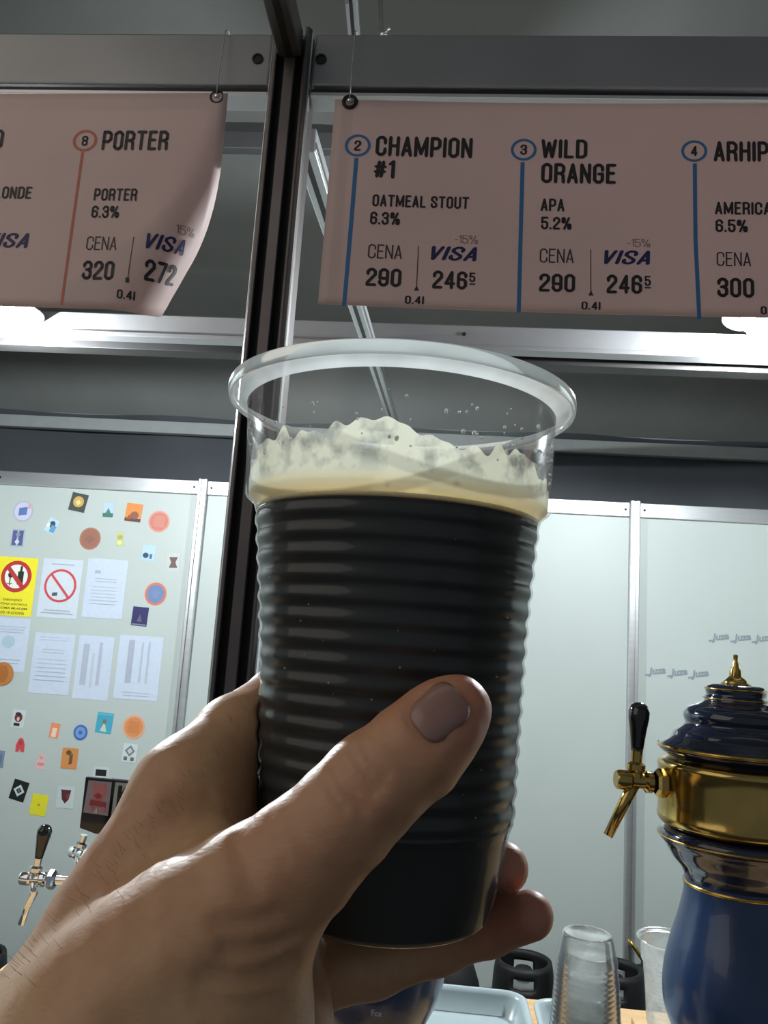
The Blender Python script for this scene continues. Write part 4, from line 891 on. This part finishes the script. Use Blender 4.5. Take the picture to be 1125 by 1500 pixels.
def surface_nets(F_, lo, h):
    S_ = F_ < 0; n = F_.shape
    cnt = np.zeros([k-1 for k in n], np.int8)
    for a in (0, 1):
        for b in (0, 1):
            for c in (0, 1): cnt += S_[a:n[0]-1+a, b:n[1]-1+b, c:n[2]-1+c]
    cells = np.argwhere((cnt > 0) & (cnt < 8)); ids = -np.ones(cnt.shape, np.int32); ids[tuple(cells.T)] = np.arange(len(cells))
    acc = np.zeros((len(cells), 3)); num = np.zeros(len(cells))
    cor = [(a, b, c) for a in (0, 1) for b in (0, 1) for c in (0, 1)]
    for i, A in enumerate(cor):
        for B in cor[i+1:]:
            if sum(abs(x-y) for x, y in zip(A, B)) != 1: continue
            va = F_[cells[:, 0]+A[0], cells[:, 1]+A[1], cells[:, 2]+A[2]]; vb = F_[cells[:, 0]+B[0], cells[:, 1]+B[1], cells[:, 2]+B[2]]
            mk = (va < 0) != (vb < 0); t = np.where(mk, va/np.where(mk, va-vb, 1), 0)
            acc += mk[:, None]*(np.array(A)+t[:, None]*(np.array(B)-np.array(A))); num += mk
    V = np.array(lo)+(cells+acc/num[:, None])*h; Q = []
    for ax in range(3):
        sl = [slice(0, n[k]) for k in range(3)]; s1 = list(sl); s2 = list(sl); s1[ax] = slice(0, n[ax]-1); s2[ax] = slice(1, n[ax])
        a = S_[tuple(s1)]; b = S_[tuple(s2)]; E = np.argwhere(a != b); u, v = [(1, 2), (2, 0), (0, 1)][ax]
        ok = (E[:, u] > 0) & (E[:, v] > 0) & (E[:, u] < n[u]-1) & (E[:, v] < n[v]-1); E = E[ok]
        def g(du, dv): q = E.copy(); q[:, u] -= du; q[:, v] -= dv; return ids[q[:, 0], q[:, 1], q[:, 2]]
        f4 = np.stack([g(0, 0), g(1, 0), g(1, 1), g(0, 1)], 1); fl_ = ~a[E[:, 0], E[:, 1], E[:, 2]]
        f4[fl_] = f4[fl_][:, ::-1]; Q.append(f4)
    return V, np.concatenate(Q)
HB_lo, HB_hi = np.array([-.235, .075, EYE-.300]), np.array([.065, .300, EYE+.010])
h_ = .00085
Ff = sparse_field(hand_full, HB_lo, HB_hi, h_)
HV, HQ = surface_nets(Ff, HB_lo, h_)
hme = bpy.data.meshes.new('hand'); hme.vertices.add(len(HV)); hme.vertices.foreach_set('co', HV.astype(np.float32).ravel())
hme.loops.add(len(HQ)*4); hme.loops.foreach_set('vertex_index', HQ.ravel().astype(np.int32)); hme.polygons.add(len(HQ))
hme.polygons.foreach_set('loop_start', np.arange(0, len(HQ)*4, 4, dtype=np.int32)); hme.update(calc_edges=True); hme.validate()
hme.polygons.foreach_set('use_smooth', [True]*len(hme.polygons))
skin = bpy.data.materials.new('skin'); skin.use_nodes = True; nt = skin.node_tree; N = nt.nodes; L = nt.links; pb = N['Principled BSDF']
tc = N.new('ShaderNodeTexCoord')
def nz_(sc, det=5, src=None):
    n = N.new('ShaderNodeTexNoise'); n.inputs['Scale'].default_value = sc; n.inputs['Detail'].default_value = det; L.new(src or tc.outputs['Object'], n.inputs[0]); return n
def ramp(src, p0, c0, p1, c1):
    r = N.new('ShaderNodeValToRGB'); r.color_ramp.elements[0].position = p0; r.color_ramp.elements[0].color = (*c0, 1); r.color_ramp.elements[1].position = p1; r.color_ramp.elements[1].color = (*c1, 1); L.new(src, r.inputs[0]); return r
r1 = ramp(nz_(34).outputs[0], .35, (.53, .27, .145), .65, (.60, .36, .20))
r2 = ramp(nz_(300, 3).outputs[0], .3, (.86, .84, .82), .7, (1, 1, 1))
mxn = N.new('ShaderNodeMixRGB'); mxn.blend_type = 'MULTIPLY'; mxn.inputs[0].default_value = .6; L.new(r1.outputs[0], mxn.inputs[1]); L.new(r2.outputs[0], mxn.inputs[2])
# redder fingertips, stored per vertex (a colour of the skin itself)
att = hme.attributes.new('redness', 'FLOAT', 'POINT')
red = np.zeros(len(HV))
for q, rad, s_ in ((ppos((668, 1045, .172)), .014, .85), (ppos((745, 1272, .235)), .012, .9), (ppos((775, 1343, .224)), .016, .9), (ppos((530, 1140, .160)), .009, .35), (ppos((430, 1230, .160)), .014, .25), (ppos((700, 1168, .248)), .012, .9)):
    red = np.maximum(red, s_*np.exp(-(np.linalg.norm(HV-q, axis=1)/rad)**2))
att.data.foreach_set('value', red.astype(np.float32))
an = N.new('ShaderNodeAttribute'); an.attribute_name = 'redness'
m3 = N.new('ShaderNodeMixRGB'); m3.inputs[2].default_value = (.50, .17, .12, 1); L.new(an.outputs['Fac'], m3.inputs[0]); L.new(mxn.outputs[0], m3.inputs[1]); L.new(m3.outputs[0], pb.inputs['Base Color'])
pb.inputs['Roughness'].default_value = .46; pb.inputs['Subsurface Weight'].default_value = .25; pb.inputs['Subsurface Radius'].default_value = (.006, .002, .001); pb.inputs['Subsurface Scale'].default_value = 1
# fine skin relief: cell pattern plus fine lines across the fingers
vo = N.new('ShaderNodeTexVoronoi'); vo.feature = 'DISTANCE_TO_EDGE'; vo.inputs['Scale'].default_value = 620
mp = N.new('ShaderNodeMapping'); mp.inputs['Rotation'].default_value = (0, .8, 0); mp.inputs['Scale'].default_value = (.55, 1, 1.3); L.new(tc.outputs['Object'], mp.inputs[0]); L.new(mp.outputs[0], vo.inputs['Vector'])
wv = nz_(90, 6, mp.outputs[0])
b1 = N.new('ShaderNodeBump'); b1.inputs['Strength'].default_value = .22; b1.inputs['Distance'].default_value = .0003; L.new(vo.outputs['Distance'], b1.inputs['Height'])
b2 = N.new('ShaderNodeBump'); b2.inputs['Strength'].default_value = .45; b2.inputs['Distance'].default_value = .0012; L.new(wv.outputs[0], b2.inputs['Height']); L.new(b1.outputs[0], b2.inputs['Normal']); L.new(b2.outputs[0], pb.inputs['Normal'])
hme.materials.append(skin)
per = thing('person', 'bare left hand and forearm raising a plastic cup of dark beer', 'person', tuple(ppos((60, 1560, .170))))
ho = bpy.data.objects.new('hand', hme); COL.objects.link(ho); ho.parent = per; ho.matrix_parent_inverse = per.matrix_basis.inverted()
# thumbnail
nail_m = mat('nail', (.36, .19, .16), .33, noise=.12, nscale=120, coat=.25, sss=.1)
V = []; Fc = []; nr, na = 10, 48
def hb_off(q, o):
    q = np.asarray(q); e = 1e-4; g = np.array([float(hand_base((q+d_)[None].astype(np.float32))[0]-hand_base((q-d_)[None].astype(np.float32))[0]) for d_ in (np.array([e, 0, 0]), np.array([0, e, 0]), np.array([0, 0, e]))])
    return q+g/np.linalg.norm(g)*o
c0 = march(*nail_uv(0, 0)); V.append(hb_off(c0, .0006))
for i in range(1, nr+1):
    for j in range(na):
        u, v = nail_out(2*pi*j/na); f_ = i/nr*.97; q = march(*nail_uv(u*f_, v*f_)); tip = max(0, u/41)
        V.append(hb_off(q, .0006-.0011*f_**4+(.0009*tip*f_**4)) if q is not None else V[-1])
for j in range(na): Fc.append((0, 1+(j+1) % na, 1+j))
for i in range(nr-1):
    for j in range(na): j2 = (j+1) % na; Fc.append((1+i*na+j, 1+i*na+j2, 1+(i+1)*na+j2, 1+(i+1)*na+j))
no = obj('thumbnail', V, Fc, nail_m, per, True, label='pinkish purple thumbnail'); sd = no.modifiers.new('s', 'SOLIDIFY'); sd.thickness = .0004; sd.offset = 0
# short fine hairs along the back of the hand
hm = MB(); hair_m = mat('arm_hair', (.42, .29, .17), .4, noise=.2)
for k in range(90):
    t = rng.uniform(0, 1); 
    u = abs(rng.normal(0, .10))+.004; x = 385-385*t+u*150; y = 985+445*t**.9+u*130
    q = march(x+rng.uniform(-4, 4), y)
    if q is None or q[1] > .235: continue
    n0 = hb_off(q, 1.0)-q; dd = n0*.0011+np.array([-.0016, -.0003, .0013])*rng.uniform(.4, 1.0)+rng.normal(0, .0004, 3)
    hm.tube([q, q+dd*.6, q+dd*1.1+np.array([0, 0, .0003])], [.00004, .000035, .000015], 3, False)
hm.out('arm_hair', hair_m, per, kind='stuff')
